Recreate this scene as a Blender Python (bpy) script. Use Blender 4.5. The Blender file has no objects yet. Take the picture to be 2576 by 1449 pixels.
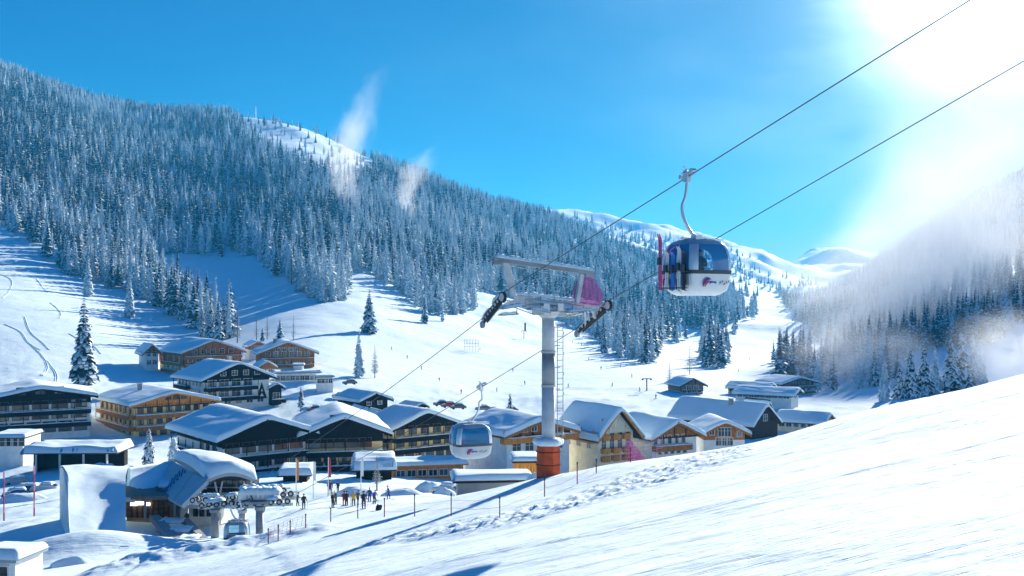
import bpy, math, random
import numpy as np
from mathutils import Vector, Matrix

# ------------------------------------------------------------------ camera, sky, sun, exposure
scn = bpy.context.scene
C = scn.collection
HZ = 302.0            # picture row of the horizon (1024 x 576 frame)
FP = 1000.0           # focal length in pixels of that frame
cam_d = bpy.data.cameras.new("camera")
cam = bpy.data.objects.new("camera", cam_d)
C.objects.link(cam)
cam.location = (0, 0, 0)
cam.rotation_euler = (math.radians(90), 0, 0)
cam_d.sensor_width = 36
cam_d.lens = 36 * FP / 1024
cam_d.shift_y = (HZ - 288) / 1024
cam_d.clip_start = 0.1
cam_d.clip_end = 30000
scn.camera = cam

SKR, SKG, SKB = 0.010, 0.56, 1.8
SUN_AZ, SUN_EL = math.radians(26), math.radians(17)
sv = Vector((math.sin(SUN_AZ) * math.cos(SUN_EL), math.cos(SUN_AZ) * math.cos(SUN_EL), math.sin(SUN_EL)))
world = bpy.data.worlds.new("World")
scn.world = world
world.use_nodes = True
wt = world.node_tree
wt.nodes.clear()
def wn(t, **k):
    n = wt.nodes.new(t)
    for a, b in k.items(): setattr(n, a, b)
    return n
sky = wn('ShaderNodeTexSky', sky_type='NISHITA', sun_disc=False, sun_elevation=SUN_EL, sun_rotation=SUN_AZ,
         altitude=1800, air_density=1.0, dust_density=0.6, ozone_density=2.5)
sepc = wn('ShaderNodeSeparateColor'); wt.links.new(sky.outputs[0], sepc.inputs[0])
comb = wn('ShaderNodeCombineColor')
for ch, (k_, p_) in enumerate(((SKR, 2.3), (SKG, 0.85), (SKB, 0.49))):
    q1 = wn('ShaderNodeMath', operation='POWER'); q1.inputs[1].default_value = p_
    q2 = wn('ShaderNodeMath', operation='MULTIPLY'); q2.inputs[1].default_value = k_
    wt.links.new(sepc.outputs[ch], q1.inputs[0]); wt.links.new(q1.outputs[0], q2.inputs[0]); wt.links.new(q2.outputs[0], comb.inputs[ch])
bg = wn('ShaderNodeBackground')
bg.inputs[1].default_value = 0.049
wt.links.new(comb.outputs[0], bg.inputs[0])
# the bright air round the sun
tc = wn('ShaderNodeTexCoord')
dotn = wn('ShaderNodeVectorMath', operation='DOT_PRODUCT')
dotn.inputs[1].default_value = sv
nrm = wn('ShaderNodeVectorMath', operation='NORMALIZE')
wt.links.new(tc.outputs['Generated'], nrm.inputs[0])
wt.links.new(nrm.outputs[0], dotn.inputs[0])
mx = wn('ShaderNodeMath', operation='MAXIMUM'); mx.inputs[1].default_value = 0
wt.links.new(dotn.outputs['Value'], mx.inputs[0])
# wisps of cirrus modulate the bright air
mp = wn('ShaderNodeMapping'); mp.inputs['Scale'].default_value = (5, 5, 14)
mp.inputs['Rotation'].default_value = (0.0, 0.35, 0.0)
wt.links.new(nrm.outputs[0], mp.inputs[0])
nz = wn('ShaderNodeTexNoise'); nz.inputs['Scale'].default_value = 1.1; nz.inputs['Detail'].default_value = 5
wt.links.new(mp.outputs[0], nz.inputs['Vector'])
prev = None
for n_, a_ in ((230, 1.3), (40, 0.18), (7, 0.025)):
    p = wn('ShaderNodeMath', operation='POWER'); p.inputs[1].default_value = n_
    wt.links.new(mx.outputs[0], p.inputs[0])
    m = wn('ShaderNodeMath', operation='MULTIPLY'); m.inputs[1].default_value = a_
    wt.links.new(p.outputs[0], m.inputs[0])
    if prev is None: prev = m
    else:
        s_ = wn('ShaderNodeMath', operation='ADD')
        wt.links.new(prev.outputs[0], s_.inputs[0]); wt.links.new(m.outputs[0], s_.inputs[1]); prev = s_
cm = wn('ShaderNodeMapRange'); cm.inputs[1].default_value = 0.35; cm.inputs[2].default_value = 0.7
cm.inputs[3].default_value = 0.65; cm.inputs[4].default_value = 1.5
wt.links.new(nz.outputs[0], cm.inputs[0])
gm = wn('ShaderNodeMath', operation='MULTIPLY')
wt.links.new(prev.outputs[0], gm.inputs[0]); wt.links.new(cm.outputs[0], gm.inputs[1])
bg2 = wn('ShaderNodeBackground'); bg2.inputs[0].default_value = (0.86, 0.95, 1.0, 1)
wt.links.new(gm.outputs[0], bg2.inputs[1])
ad = wn('ShaderNodeAddShader')
wt.links.new(bg.outputs[0], ad.inputs[0]); wt.links.new(bg2.outputs[0], ad.inputs[1])
wo = wn('ShaderNodeOutputWorld')
wt.links.new(ad.outputs[0], wo.inputs[0])

sun_d = bpy.data.lights.new("sun", 'SUN')
sun_d.energy = 5.0
sun_d.angle = math.radians(0.5)
sun_d.color = (1.0, 0.93, 0.80)
sun = bpy.data.objects.new("sun", sun_d)
C.objects.link(sun)
sun.rotation_euler = sv.to_track_quat('Z', 'Y').to_euler()
scn.view_settings.view_transform = 'Standard'
scn.view_settings.look = 'None'
scn.view_settings.gamma = 1
scn.view_settings.use_curve_mapping = False
scn.view_settings.exposure = 1.3
scn.cycles.use_denoising = True
scn.cycles.max_bounces = 8
scn.cycles.volume_bounces = 3
scn.cycles.transparent_max_bounces = 24
scn.cycles.volume_step_rate = 2.0
scn.cycles.volume_max_steps = 96

# ------------------------------------------------------------------ helpers
random.seed(7)
rng = np.random.default_rng(7)
PXV = 2.5156          # the 2576-wide view of the photograph per render pixel

class NT:
    def __init__(s, m):
        s.t = m.node_tree
    def n(s, t, **k):
        x = s.t.nodes.new(t)
        for a, b in k.items(): setattr(x, a, b)
        return x
    def l(s, a, b): s.t.links.new(a, b)

MATS = {}
def mat(name, col, rough=0.7, metal=0.0, var=0.0, vscale=3.0, bump=0.0, bscale=8.0, stretch=(1, 1, 1), spec=0.5, col2=None, coat=0.0):
    if name in MATS: return MATS[name]
    m = bpy.data.materials.new(name); m.use_nodes = True
    t = NT(m); b = m.node_tree.nodes['Principled BSDF']
    b.inputs['Base Color'].default_value = (*col, 1)
    b.inputs['Roughness'].default_value = rough
    b.inputs['Metallic'].default_value = metal
    b.inputs['Specular IOR Level'].default_value = spec
    if coat: b.inputs['Coat Weight'].default_value = coat
    if var or bump or col2:
        tcn = t.n('ShaderNodeTexCoord'); mpn = t.n('ShaderNodeMapping')
        mpn.inputs['Scale'].default_value = stretch
        t.l(tcn.outputs['Object'], mpn.inputs[0])
    if var or col2:
        nn = t.n('ShaderNodeTexNoise'); nn.inputs['Scale'].default_value = vscale; nn.inputs['Detail'].default_value = 5
        t.l(mpn.outputs[0], nn.inputs['Vector'])
        cr = t.n('ShaderNodeValToRGB')
        c2 = col2 or tuple(min(1, c * (1 + var)) for c in col)
        c1 = col if col2 else tuple(c * (1 - var) for c in col)
        cr.color_ramp.elements[0].color = (*c1, 1); cr.color_ramp.elements[0].position = 0.35
        cr.color_ramp.elements[1].color = (*c2, 1); cr.color_ramp.elements[1].position = 0.65
        t.l(nn.outputs[0], cr.inputs[0]); t.l(cr.outputs[0], b.inputs['Base Color'])
    if bump:
        n2 = t.n('ShaderNodeTexNoise'); n2.inputs['Scale'].default_value = bscale; n2.inputs['Detail'].default_value = 4
        t.l(mpn.outputs[0], n2.inputs['Vector'])
        bp = t.n('ShaderNodeBump'); bp.inputs['Strength'].default_value = 1.0; bp.inputs['Distance'].default_value = bump
        t.l(n2.outputs[0], bp.inputs['Height']); t.l(bp.outputs[0], b.inputs['Normal'])
    MATS[name] = m
    return m

def glass_mat(name, col, alpha, rough=0.03, base=None):
    m = bpy.data.materials.new(name); m.use_nodes = True
    t = NT(m); nt = m.node_tree; nt.nodes.clear()
    tr = t.n('ShaderNodeBsdfTransparent'); tr.inputs[0].default_value = (*col, 1)
    gl = t.n('ShaderNodeBsdfPrincipled'); gl.inputs['Base Color'].default_value = (*(base or [c * .35 for c in col]), 1)
    gl.inputs['Roughness'].default_value = rough; gl.inputs['Metallic'].default_value = 0.0
    fr = t.n('ShaderNodeFresnel'); fr.inputs[0].default_value = 1.5
    mr = t.n('ShaderNodeMapRange'); mr.inputs[1].default_value = 0; mr.inputs[2].default_value = 1
    mr.inputs[3].default_value = alpha; mr.inputs[4].default_value = 1
    t.l(fr.outputs[0], mr.inputs[0])
    mi = t.n('ShaderNodeMixShader'); t.l(mr.outputs[0], mi.inputs[0]); t.l(tr.outputs[0], mi.inputs[1]); t.l(gl.outputs[0], mi.inputs[2])
    o = t.n('ShaderNodeOutputMaterial'); t.l(mi.outputs[0], o.inputs[0])
    MATS[name] = m
    return m

class MB:
    """collects shapes into ONE mesh"""
    def __init__(s): s.v = []; s.f = []; s.m = []
    def add(s, vs, fs, mi=0):
        o = len(s.v); s.v.extend([tuple(v) for v in vs]); s.f.extend([tuple(i + o for i in f) for f in fs]); s.m.extend([mi] * len(fs)); return s
    def box(s, x0, x1, y0, y1, z0, z1, mi=0, M=None):
        vs = [Vector((x, y, z)) for z in (z0, z1) for y in (y0, y1) for x in (x0, x1)]
        if M is not None: vs = [M @ v for v in vs]
        return s.add(vs, [(0, 2, 3, 1), (4, 5, 7, 6), (0, 1, 5, 4), (2, 6, 7, 3), (0, 4, 6, 2), (1, 3, 7, 5)], mi)
    def prism(s, poly, y0, y1, mi=0):
        """polygon in x,z extruded along y"""
        n = len(poly)
        vs = [(x, y0, z) for x, z in poly] + [(x, y1, z) for x, z in poly]
        return s.add(vs, [tuple(range(n)), tuple(range(2 * n - 1, n - 1, -1))] + [(i, (i + 1) % n + 0, 0, 0)[:0] or ((i + 1) % n, i, i + n, (i + 1) % n + n) for i in range(n)], mi)
    def tube(s, pts, r, n=8, mi=0, cap=True):
        pts = [Vector(p) for p in pts]
        if not hasattr(r, '__len__'): r = [r] * len(pts)
        rings = []; up = None
        for i, p in enumerate(pts):
            d = (pts[min(i + 1, len(pts) - 1)] - pts[max(i - 1, 0)]).normalized()
            if up is None:
                up = Vector((0, 0, 1)) if abs(d.z) < .9 else Vector((1, 0, 0))
            a = d.cross(up).normalized(); b = a.cross(d).normalized(); up = b
            rings.append([p + (a * math.cos(t) + b * math.sin(t)) * r[i] for t in [2 * math.pi * k / n for k in range(n)]])
        vs = [v for q in rings for v in q]
        fs = []
        for i in range(len(pts) - 1):
            for k in range(n):
                fs.append((i * n + k, i * n + (k + 1) % n, (i + 1) * n + (k + 1) % n, (i + 1) * n + k))
        if cap:
            fs.append(tuple(range(n))[::-1]); fs.append(tuple((len(pts) - 1) * n + k for k in range(n)))
        return s.add(vs, fs, mi)
    def beam(s, p0, p1, w, h, mi=0, up=(0, 0, 1)):
        p0 = Vector(p0); p1 = Vector(p1); d = (p1 - p0).normalized(); up = Vector(up)
        a = d.cross(up).normalized(); b = a.cross(d).normalized()
        vs = [p + a * (sx * w / 2) + b * (sz * h / 2) for p in (p0, p1) for sx, sz in ((-1, -1), (1, -1), (1, 1), (-1, 1))]
        return s.add(vs, [(0, 1, 2, 3), (7, 6, 5, 4), (0, 4, 5, 1), (1, 5, 6, 2), (2, 6, 7, 3), (3, 7, 4, 0)], mi)
    def grid(s, P, mi=0, closed_v=False):
        """P[i][j] points"""
        n = len(P); k = len(P[0])
        fs = [(i * k + j, (i + 1) * k + j, (i + 1) * k + j + 1, i * k + j + 1) for i in range(n - 1) for j in range(k - 1)]
        return s.add([p for r_ in P for p in r_], fs, mi)
    def slab(s, P, th, mi=0):
        """a curved sheet with thickness th (down)"""
        n = len(P); k = len(P[0]); o = len(s.v)
        s.grid(P, mi)
        Q = [[(p[0], p[1], p[2] - th) for p in r_] for r_ in P]
        o2 = len(s.v)
        s.grid([list(reversed(r_)) for r_ in Q], mi)
        top = lambda i, j: o + i * k + j
        bot = lambda i, j: o2 + i * k + (k - 1 - j)
        for i in range(n - 1):
            s.f.append((top(i, 0), bot(i, 0), bot(i + 1, 0), top(i + 1, 0))); s.m.append(mi)
            s.f.append((top(i + 1, k - 1), bot(i + 1, k - 1), bot(i, k - 1), top(i, k - 1))); s.m.append(mi)
        for j in range(k - 1):
            s.f.append((top(0, j + 1), bot(0, j + 1), bot(0, j), top(0, j))); s.m.append(mi)
            s.f.append((top(n - 1, j), bot(n - 1, j), bot(n - 1, j + 1), top(n - 1, j + 1))); s.m.append(mi)
        return s
    def mesh(s, name, mats, smooth=False):
        me = bpy.data.meshes.new(name)
        me.from_pydata(s.v, [], s.f)
        if not isinstance(mats, (list, tuple)): mats = [mats]
        for m in mats: me.materials.append(m)
        if len(mats) > 1: me.polygons.foreach_set('material_index', s.m)
        if smooth: me.polygons.foreach_set('use_smooth', [True] * len(s.f))
        me.update(); me.validate()
        return me
    def build(s, name, mats, parent=None, smooth=False, fix=True):
        me = s.mesh(name, mats, smooth)
        return link(name, me, parent)

def link(name, me, parent=None, loc=None, rz=0.0):
    o = bpy.data.objects.new(name, me); C.objects.link(o)
    if parent is not None: o.parent = parent
    if loc is not None: o.location = loc
    if rz: o.rotation_euler = (0, 0, rz)
    return o
def tag(o, label=None, cat=None, group=None, kind=None):
    if label: o['label'] = label
    if cat: o['category'] = cat
    if group: o['group'] = group
    if kind: o['kind'] = kind
    return o
def empty(name, loc, rz=0.0, label=None, cat=None, group=None):
    o = bpy.data.objects.new(name, None); C.objects.link(o)
    o.empty_display_size = .3
    o.location = loc; o.rotation_euler = (0, 0, rz)
    return tag(o, label, cat, group)
KIDS = {}
def copy_tree(o, parent=None):
    c = o.copy(); C.objects.link(c)
    if parent is not None: c.parent = parent
    for ch in list(o.children): copy_tree(ch, c)
    return c

# value noise
_lat = rng.random((256, 256))
def vnoise(x, y):
    x = np.asarray(x, float); y = np.asarray(y, float)
    xi = np.floor(x).astype(int); yi = np.floor(y).astype(int)
    fx = x - xi; fy = y - yi
    fx = fx * fx * (3 - 2 * fx); fy = fy * fy * (3 - 2 * fy)
    a = _lat[xi % 256, yi % 256]; b = _lat[(xi + 1) % 256, yi % 256]
    c = _lat[xi % 256, (yi + 1) % 256]; d = _lat[(xi + 1) % 256, (yi + 1) % 256]
    return (a * (1 - fx) + b * fx) * (1 - fy) + (c * (1 - fx) + d * fx) * fy - .5
def fbm(x, y, o=4):
    s = 0; a = 1.
    for k in range(o):
        s = s + a * vnoise(x * 2 ** k + 17.3 * k, y * 2 ** k + 9.1 * k); a *= .5
    return s

# ------------------------------------------------------------------ terrain: heights read as (picture column, distance) -> picture row
CTRL = {
 -150: [(60, 640), (90, 575), (130, 530), (180, 500), (240, 452), (290, 415), (330, 384), (450, 312), (600, 255), (760, 218), (1150, 115), (1550, 66), (2000, 40), (2500, 50), (4000, 120), (5200, 200)],
 0: [(45, 640), (58, 602), (75, 575), (95, 545), (130, 512), (180, 486), (240, 443), (290, 400), (330, 378), (450, 318), (600, 268), (760, 232), (1150, 138), (1550, 90), (2000, 66), (2500, 82), (4000, 150), (5200, 220)],
 100: [(45, 608), (58, 578), (70, 567), (90, 541), (120, 510), (150, 490), (200, 466), (240, 438), (290, 397), (330, 384), (450, 334), (600, 292), (760, 258), (1150, 170), (1550, 128), (2000, 106), (2500, 116), (4000, 170), (5200, 230)],
 200: [(45, 580), (60, 560), (75, 552), (90, 540), (120, 514), (150, 492), (200, 470), (240, 441), (280, 411), (330, 385), (370, 375), (420, 360), (500, 338), (680, 290), (860, 252), (1180, 193), (1550, 142), (2000, 112), (2500, 122), (4000, 190), (5200, 240)],
 300: [(45, 553), (60, 538), (80, 530), (100, 512), (130, 498), (180, 476), (240, 442), (290, 402), (330, 380), (400, 353), (500, 325), (680, 284), (850, 250), (1150, 200), (1500, 156), (1950, 128), (2450, 140), (4000, 200), (5200, 250)],
 370: [(45, 535), (60, 523), (80, 514), (100, 508), (130, 494), (180, 478), (230, 450), (330, 386), (450, 350), (600, 309), (800, 268), (1100, 222), (1500, 176), (1900, 160), (2400, 170), (4000, 215), (5200, 255)],
 430: [(45, 520), (60, 508), (85, 503), (110, 498), (150, 486), (200, 474), (240, 452), (330, 396), (450, 362), (600, 328), (800, 290), (1100, 246), (1500, 202), (1900, 187), (2400, 195), (4000, 225), (5200, 260)],
 460: [(45, 512), (58, 500), (66, 495), (80, 497), (105, 501), (150, 491), (200, 474), (240, 452), (330, 399), (450, 367), (600, 335), (800, 298), (1100, 254), (1500, 214), (1900, 198), (2400, 204), (4000, 228), (5200, 261)],
 500: [(45, 501), (50, 495), (55, 490), (64, 486), (80, 498), (105, 510), (150, 498), (200, 474), (240, 452), (330, 405), (450, 373), (600, 345), (800, 308), (1100, 264), (1500, 230), (1900, 212), (2400, 216), (4000, 232), (5200, 262)],
 548: [(46, 490), (50, 485), (55, 478), (60, 479), (75, 500), (100, 525), (140, 512), (180, 482), (240, 451), (330, 402), (480, 368), (650, 345), (850, 318), (1100, 288), (1500, 246), (1900, 224), (2500, 225), (3600, 213), (4300, 230), (5200, 262)],
 600: [(46, 470), (51, 467), (62, 482), (80, 512), (110, 535), (150, 510), (190, 478), (240, 449), (330, 400), (500, 366), (700, 346), (1000, 318), (1400, 276), (1900, 243), (2500, 242), (3600, 216), (4300, 235), (5200, 265)],
 676: [(43, 457), (47, 455), (58, 466), (75, 500), (110, 540), (150, 520), (190, 482), (240, 446), (330, 398), (500, 367), (700, 352), (1000, 334), (1400, 306), (1900, 272), (2500, 258), (3600, 236), (4300, 250), (5200, 275)],
 755: [(40, 443), (47, 441), (60, 455), (80, 492), (120, 525), (170, 485), (240, 443), (300, 415), (350, 399), (420, 384), (500, 373), (900, 346), (1400, 318), (2000, 296), (2500, 283), (3500, 255), (4200, 265), (5200, 282)],
 827: [(38, 424), (48, 421), (62, 434), (85, 475), (130, 500), (180, 470), (250, 438), (300, 414), (350, 402), (400, 394), (500, 374), (700, 352), (1000, 336), (1400, 314), (2000, 300), (2800, 290), (3500, 283), (4200, 278), (5200, 247), (6500, 260)],
 910: [(36, 404), (48, 401), (64, 410), (90, 445), (140, 455), (200, 435), (270, 412), (350, 397), (450, 368), (700, 322), (1000, 292), (1400, 258), (1900, 238), (2500, 244), (3500, 250), (5200, 262), (6500, 270)],
 1024: [(32, 386), (46, 378), (60, 374), (75, 382), (110, 415), (170, 425), (250, 408), (350, 388), (450, 350), (700, 282), (1000, 236), (1400, 200), (1900, 180), (2500, 190), (3500, 220), (5200, 250)],
 1150: [(32, 362), (46, 352), (60, 346), (75, 350), (110, 385), (170, 405), (250, 398), (350, 380), (450, 335), (700, 260), (1000, 205), (1400, 160), (1900, 140), (2500, 150), (5200, 240)],
}
def plane_z(x, y): return -10.2 + .26 * x - .135 * (y - 55)
_pts = []
for u, L in CTRL.items():
    for Y in (6, 9, 14, 20, 27, 34):
        if Y >= L[0][0] * .93: continue
        _pts.append((u, Y, HZ - 1000 * plane_z((u - 512) / 1000 * Y, Y) / Y))
    _pts += [(u, Y, p) for Y, p in L]
_pts = np.array(_pts, float)
SU, SY = 1 / 110., 4.0
def _feat(u, Y): return np.asarray(u, float) * SU, np.log(np.asarray(Y, float)) * SY
ACT, BCT = _feat(_pts[:, 0], _pts[:, 1])
def _K(a1, b1, a2, b2):
    r2 = (a1[:, None] - a2[None]) ** 2 + (b1[:, None] - b2[None]) ** 2
    return .5 * r2 * np.log(r2 + 1e-9)
NCT = len(_pts)
_A = np.zeros((NCT + 3, NCT + 3))
_A[:NCT, :NCT] = _K(ACT, BCT, ACT, BCT) + np.eye(NCT) * .01
_A[:NCT, NCT] = _A[NCT, :NCT] = 1; _A[:NCT, NCT + 1] = _A[NCT + 1, :NCT] = ACT; _A[:NCT, NCT + 2] = _A[NCT + 2, :NCT] = BCT
WCT = np.linalg.solve(_A, np.concatenate([_pts[:, 2], [0, 0, 0]]))
def _base_py(u, Y):
    a, b = _feat(u, Y); a = a.ravel(); b = b.ravel(); out = np.empty(len(a))
    for i in range(0, len(a), 40000):
        k = _K(a[i:i + 40000], b[i:i + 40000], ACT, BCT)
        out[i:i + 40000] = k @ WCT[:NCT] + WCT[NCT] + WCT[NCT + 1] * a[i:i + 40000] + WCT[NCT + 2] * b[i:i + 40000]
    return out

def sstep(a, b, x):
    t = np.clip((x - a) / (b - a), 0, 1); return t * t * (3 - 2 * t)

def seg_dist(x, y, p, q):
    dx, dy = q[0] - p[0], q[1] - p[1]
    t = np.clip(((x - p[0]) * dx + (y - p[1]) * dy) / (dx * dx + dy * dy), 0, 1)
    return np.hypot(x - p[0] - t * dx, y - p[1] - t * dy), t

def relief(x, y):
    """real bumps: groomed ridges, the ploughed-up strip, banks in the village, rough far slopes"""
    z = np.zeros_like(x)
    near = 1 - sstep(55, 75, y)
    # long machine ridges and ski tracks run across the foreground piste
    ca, sa = math.cos(math.radians(-24)), math.sin(math.radians(-24))
    al = x * ca + y * sa; ac = -x * sa + y * ca
    z += near * (.020 * fbm(al * .12, ac * .8, 3) + .010 * fbm(al * .05 + 40, ac * 3.2, 2) + .22 * fbm(x * .09, y * .09, 3))
    rt = random.Random(5)
    for k_ in range(9):
        c0 = rt.uniform(14, 46); sl = rt.uniform(-.22, .24); a_ = rt.uniform(.015, .035); w_ = rt.uniform(.08, .15)
        q = ac - c0 - sl * al - .5 * np.sin(al * .05 + k_)
        z += near * a_ * (np.exp(-(q / w_) ** 2) - .9 * np.exp(-((q - 2.2 * w_) / w_) ** 2)) * (.35 + .9 * np.clip(vnoise(al * .35 + 9 * k_, ac * 0 + k_) + .4, 0, 1))
    # churned strip of loose snow below the edge of the groomed run
    best = np.full(x.shape, 1e9); tt = np.zeros(x.shape)
    P = [(-5.5, 40.0), (-1.8, 37.0), (1.2, 35.2), (4.2, 36.0), (6.6, 39.0), (8.6, 42.5)]
    W_ = [.6, 1.7, 3.0, 3.4, 3.2, 2.0]
    for i in range(len(P) - 1):
        d, t = seg_dist(x, y, P[i], P[i + 1])
        d = d / (W_[i] * (1 - t) + W_[i + 1] * t)
        best = np.minimum(best, d)
    chop = 1 - sstep(.55, 1.15, best)
    lump = np.abs(fbm(x * 2.2, y * 2.2, 4)) * .32 + np.maximum(fbm(x * 5.5 + 7, y * 5.5, 3), 0) * .45
    z += chop * (lump * .42 - .03) - .06 * np.exp(-((best - 1.2) / .3) ** 2)
    # banks ploughed aside round the station and the village
    mid = sstep(75, 105, y) * (1 - sstep(330, 420, y))
    z += mid * (1.1 * fbm(x * .045, y * .03, 4) + .5 * np.abs(fbm(x * .2, y * .12, 3)))
    # snow bank heaped in front of the station pit
    d, t = seg_dist(x, y, (-24.5, 62.0), (-13.5, 64.5))
    z += (1.0 * np.exp(-(d / 2.2) ** 2)) * (.75 + .55 * fbm(x * .35, y * .35, 5)) + .22 * np.exp(-(d / 3.0) ** 2) * fbm(x * 1.6, y * 1.6, 3)
    z += 1.5 * np.exp(-(((x + 36) / 8) ** 2 + ((y - 84.5) / 4.5) ** 2))
    far = sstep(330, 700, y)
    z += far * (y * .012 * fbm(x * .004, y * .004, 5) + 1.2 * fbm(x * .05, y * .05, 3))
    vf = sstep(2200, 3200, y)
    z += vf * (y * .010 * fbm(x * .0016 + 3, y * .0012, 4) + 9 * fbm(x * .02, y * .02, 3))
    return z
def ground(x, y):
    x = np.atleast_1d(np.asarray(x, float)); y = np.maximum(np.atleast_1d(np.asarray(y, float)), 6.)
    u = 512 + 1000 * x / y
    py = _base_py(np.clip(u, -400, 1400), y)
    return -(py - HZ) / 1000 * y + relief(x, y)
def gz(x, y): return float(ground(x, y)[0])
def V(vx, vy, Y):
    """picture position (2576-wide view) at distance Y -> world"""
    return Vector(((vx / PXV - 512) / 1000 * Y, Y, -(vy / PXV - HZ) / 1000 * Y))
def hit(vx, vy, y0=20, y1=1500, n=500):
    Y = np.geomspace(y0, y1, n); u = vx / PXV; py = vy / PXV
    g = ground((u - 512) / 1000 * Y, Y); pg = HZ - 1000 * g / Y
    i = np.where((pg[:-1] >= py) & (pg[1:] < py))[0]
    k = i[0] if len(i) else int(np.argmin(np.abs(pg - py)))
    x = (u - 512) / 1000 * Y[k]
    return Vector((x, Y[k], g[k]))

def snow_mat(name, groom=False, small=1.0):
    m = bpy.data.materials.new(name); m.use_nodes = True
    t = NT(m); b = m.node_tree.nodes['Principled BSDF']
    b.inputs['Roughness'].default_value = .85
    b.inputs['Specular IOR Level'].default_value = .12
    g = t.n('ShaderNodeNewGeometry')
    def noise(scale, stretch=None, det=4, rot=0):
        mpn = t.n('ShaderNodeMapping')
        if stretch: mpn.inputs['Scale'].default_value = stretch
        mpn.inputs['Rotation'].default_value = (0, 0, rot)
        t.l(g.outputs['Position'], mpn.inputs[0])
        x = t.n('ShaderNodeTexNoise'); x.inputs['Scale'].default_value = scale; x.inputs['Detail'].default_value = det
        t.l(mpn.outputs[0], x.inputs['Vector']); return x.outputs[0]
    def mul(a, k):
        q = t.n('ShaderNodeMath', operation='MULTIPLY'); t.l(a, q.inputs[0]); q.inputs[1].default_value = k; return q.outputs[0]
    def add(a, c):
        q = t.n('ShaderNodeMath', operation='ADD'); t.l(a, q.inputs[0]); t.l(c, q.inputs[1]); return q.outputs[0]
    h = add(mul(noise(.9, det=3), .10 * small), mul(noise(7, det=3), .012 * small))
    if groom:
        h = add(h, mul(noise(1.0, (.22, 3.0, 1), 3, math.radians(24)), .045))
        h = add(h, mul(noise(1.0, (.5, 9.0, 1), 3, math.radians(24)), .016))
        h = add(h, mul(noise(.07, det=5), .9)); h = add(h, mul(noise(22, det=3), .007)); pit = t.n('ShaderNodeMapRange'); pit.inputs[1].default_value = .60; pit.inputs[2].default_value = .74; t.l(noise(1.0, (1.1, 9.0, 1), 3, math.radians(24)), pit.inputs[0]); h = add(h, mul(pit.outputs[0], -.045))
    bp = t.n('ShaderNodeBump'); bp.inputs['Distance'].default_value = 1.0; bp.inputs['Strength'].default_value = .8
    t.l(h, bp.inputs['Height']); t.l(bp.outputs[0], b.inputs['Normal'])
    cr = t.n('ShaderNodeValToRGB')
    cr.color_ramp.elements[0].color = (.70, .85, .90, 1); cr.color_ramp.elements[0].position = .3
    cr.color_ramp.elements[1].color = (.77, .89, .93, 1); cr.color_ramp.elements[1].position = .7
    t.l(noise(.35, det=5), cr.inputs[0]); t.l(cr.outputs[0], b.inputs['Base Color'])
    MATS[name] = m
    return m
SNOW = snow_mat('snow_groomed', True)
SNOWR = snow_mat('snow_soft', False, .6)

def terrain_mesh():
    Ys = [6.]
    while Ys[-1] < 6800:
        y = Ys[-1]
        r = .03 if y < 17 else .0042 if y < 68 else .009 if y < 420 else .012
        Ys.append(y * (1 + r))
    Ys = np.array(Ys)
    us = np.concatenate([np.arange(-420, -60, 12.), np.arange(-60, 1085, 3.), np.arange(1085, 1460, 12.)])
    U, YY = np.meshgrid(us, Ys)
    X = (U - 512) / 1000 * YY
    Z = ground(X.ravel(), YY.ravel()).reshape(X.shape)
    n, k = X.shape
    co = np.stack([X, YY, Z], -1).reshape(-1, 3)
    # behind and below the camera the slope goes on
    i = np.arange(n - 1)[:, None] * k + np.arange(k - 1)[None]
    fa = np.stack([i, i + 1, i + k + 1, i + k], -1).reshape(-1, 4)
    me = bpy.data.meshes.new('snow_ground')
    me.vertices.add(len(co)); me.vertices.foreach_set('co', co.ravel())
    me.loops.add(fa.size); me.loops.foreach_set('vertex_index', fa.ravel())
    me.polygons.add(len(fa)); me.polygons.foreach_set('loop_start', np.arange(0, fa.size, 4))
    me.polygons.foreach_set('loop_total', np.full(len(fa), 4)); me.polygons.foreach_set('use_smooth', np.ones(len(fa), bool))
    me.update(); me.materials.append(SNOW)
    return me
tag(link('snow_ground', terrain_mesh()), 'white snow covered ground of the ski valley, groomed piste in front', kind='structure')
# the slope behind the camera
_P = []
for yy in (6.0, 0, -12, -30, -60):
    row = []
    for xx in np.linspace(-1, 1, 13):
        w_ = 8 + (6 - yy) * 1.6
        x = xx * w_ * .7 + .0
        row.append((x, yy, plane_z(x, yy if yy > -40 else -40) - (.02 if yy == 6.0 else 0)))
    _P.append(row)
tag(MB().grid([list(reversed(r)) for r in _P]).build('snow_slope', SNOWR, smooth=True), 'snow slope the camera stands on', kind='structure')

for k_, us_ in enumerate((np.linspace(1440, 3600, 40), np.linspace(-2600, -410, 40))):
    Ys_ = np.geomspace(6, 130, 60); U_, Y_ = np.meshgrid(us_, Ys_); X_ = (U_ - 512) / 1000 * Y_
    uc = np.clip(U_, -400, 1400); Xc = (uc - 512) / 1000 * Y_
    Z_ = ground(Xc.ravel(), Y_.ravel()).reshape(X_.shape) + (X_ - Xc) * .26 * (1 - sstep(30, 60, Y_)) - .03
    tag(MB().grid([[(X_[i, j], Y_[i, j], Z_[i, j]) for j in range(39, -1, -1)] for i in range(60)]).build('snow_slope', SNOW, smooth=True), 'snow slope going on beside the piste', kind='structure')
# ------------------------------------------------------------------ trees
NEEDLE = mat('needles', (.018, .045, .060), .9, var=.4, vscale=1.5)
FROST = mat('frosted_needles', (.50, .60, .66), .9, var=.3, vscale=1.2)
TSNOW = mat('tree_snow', (.84, .92, .95), .7)
BARK = mat('bark', (.055, .04, .032), .95, var=.4, vscale=4)
LARCH = mat('frosted_twigs', (.44, .46, .48), .95, var=.3, vscale=2)

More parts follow.
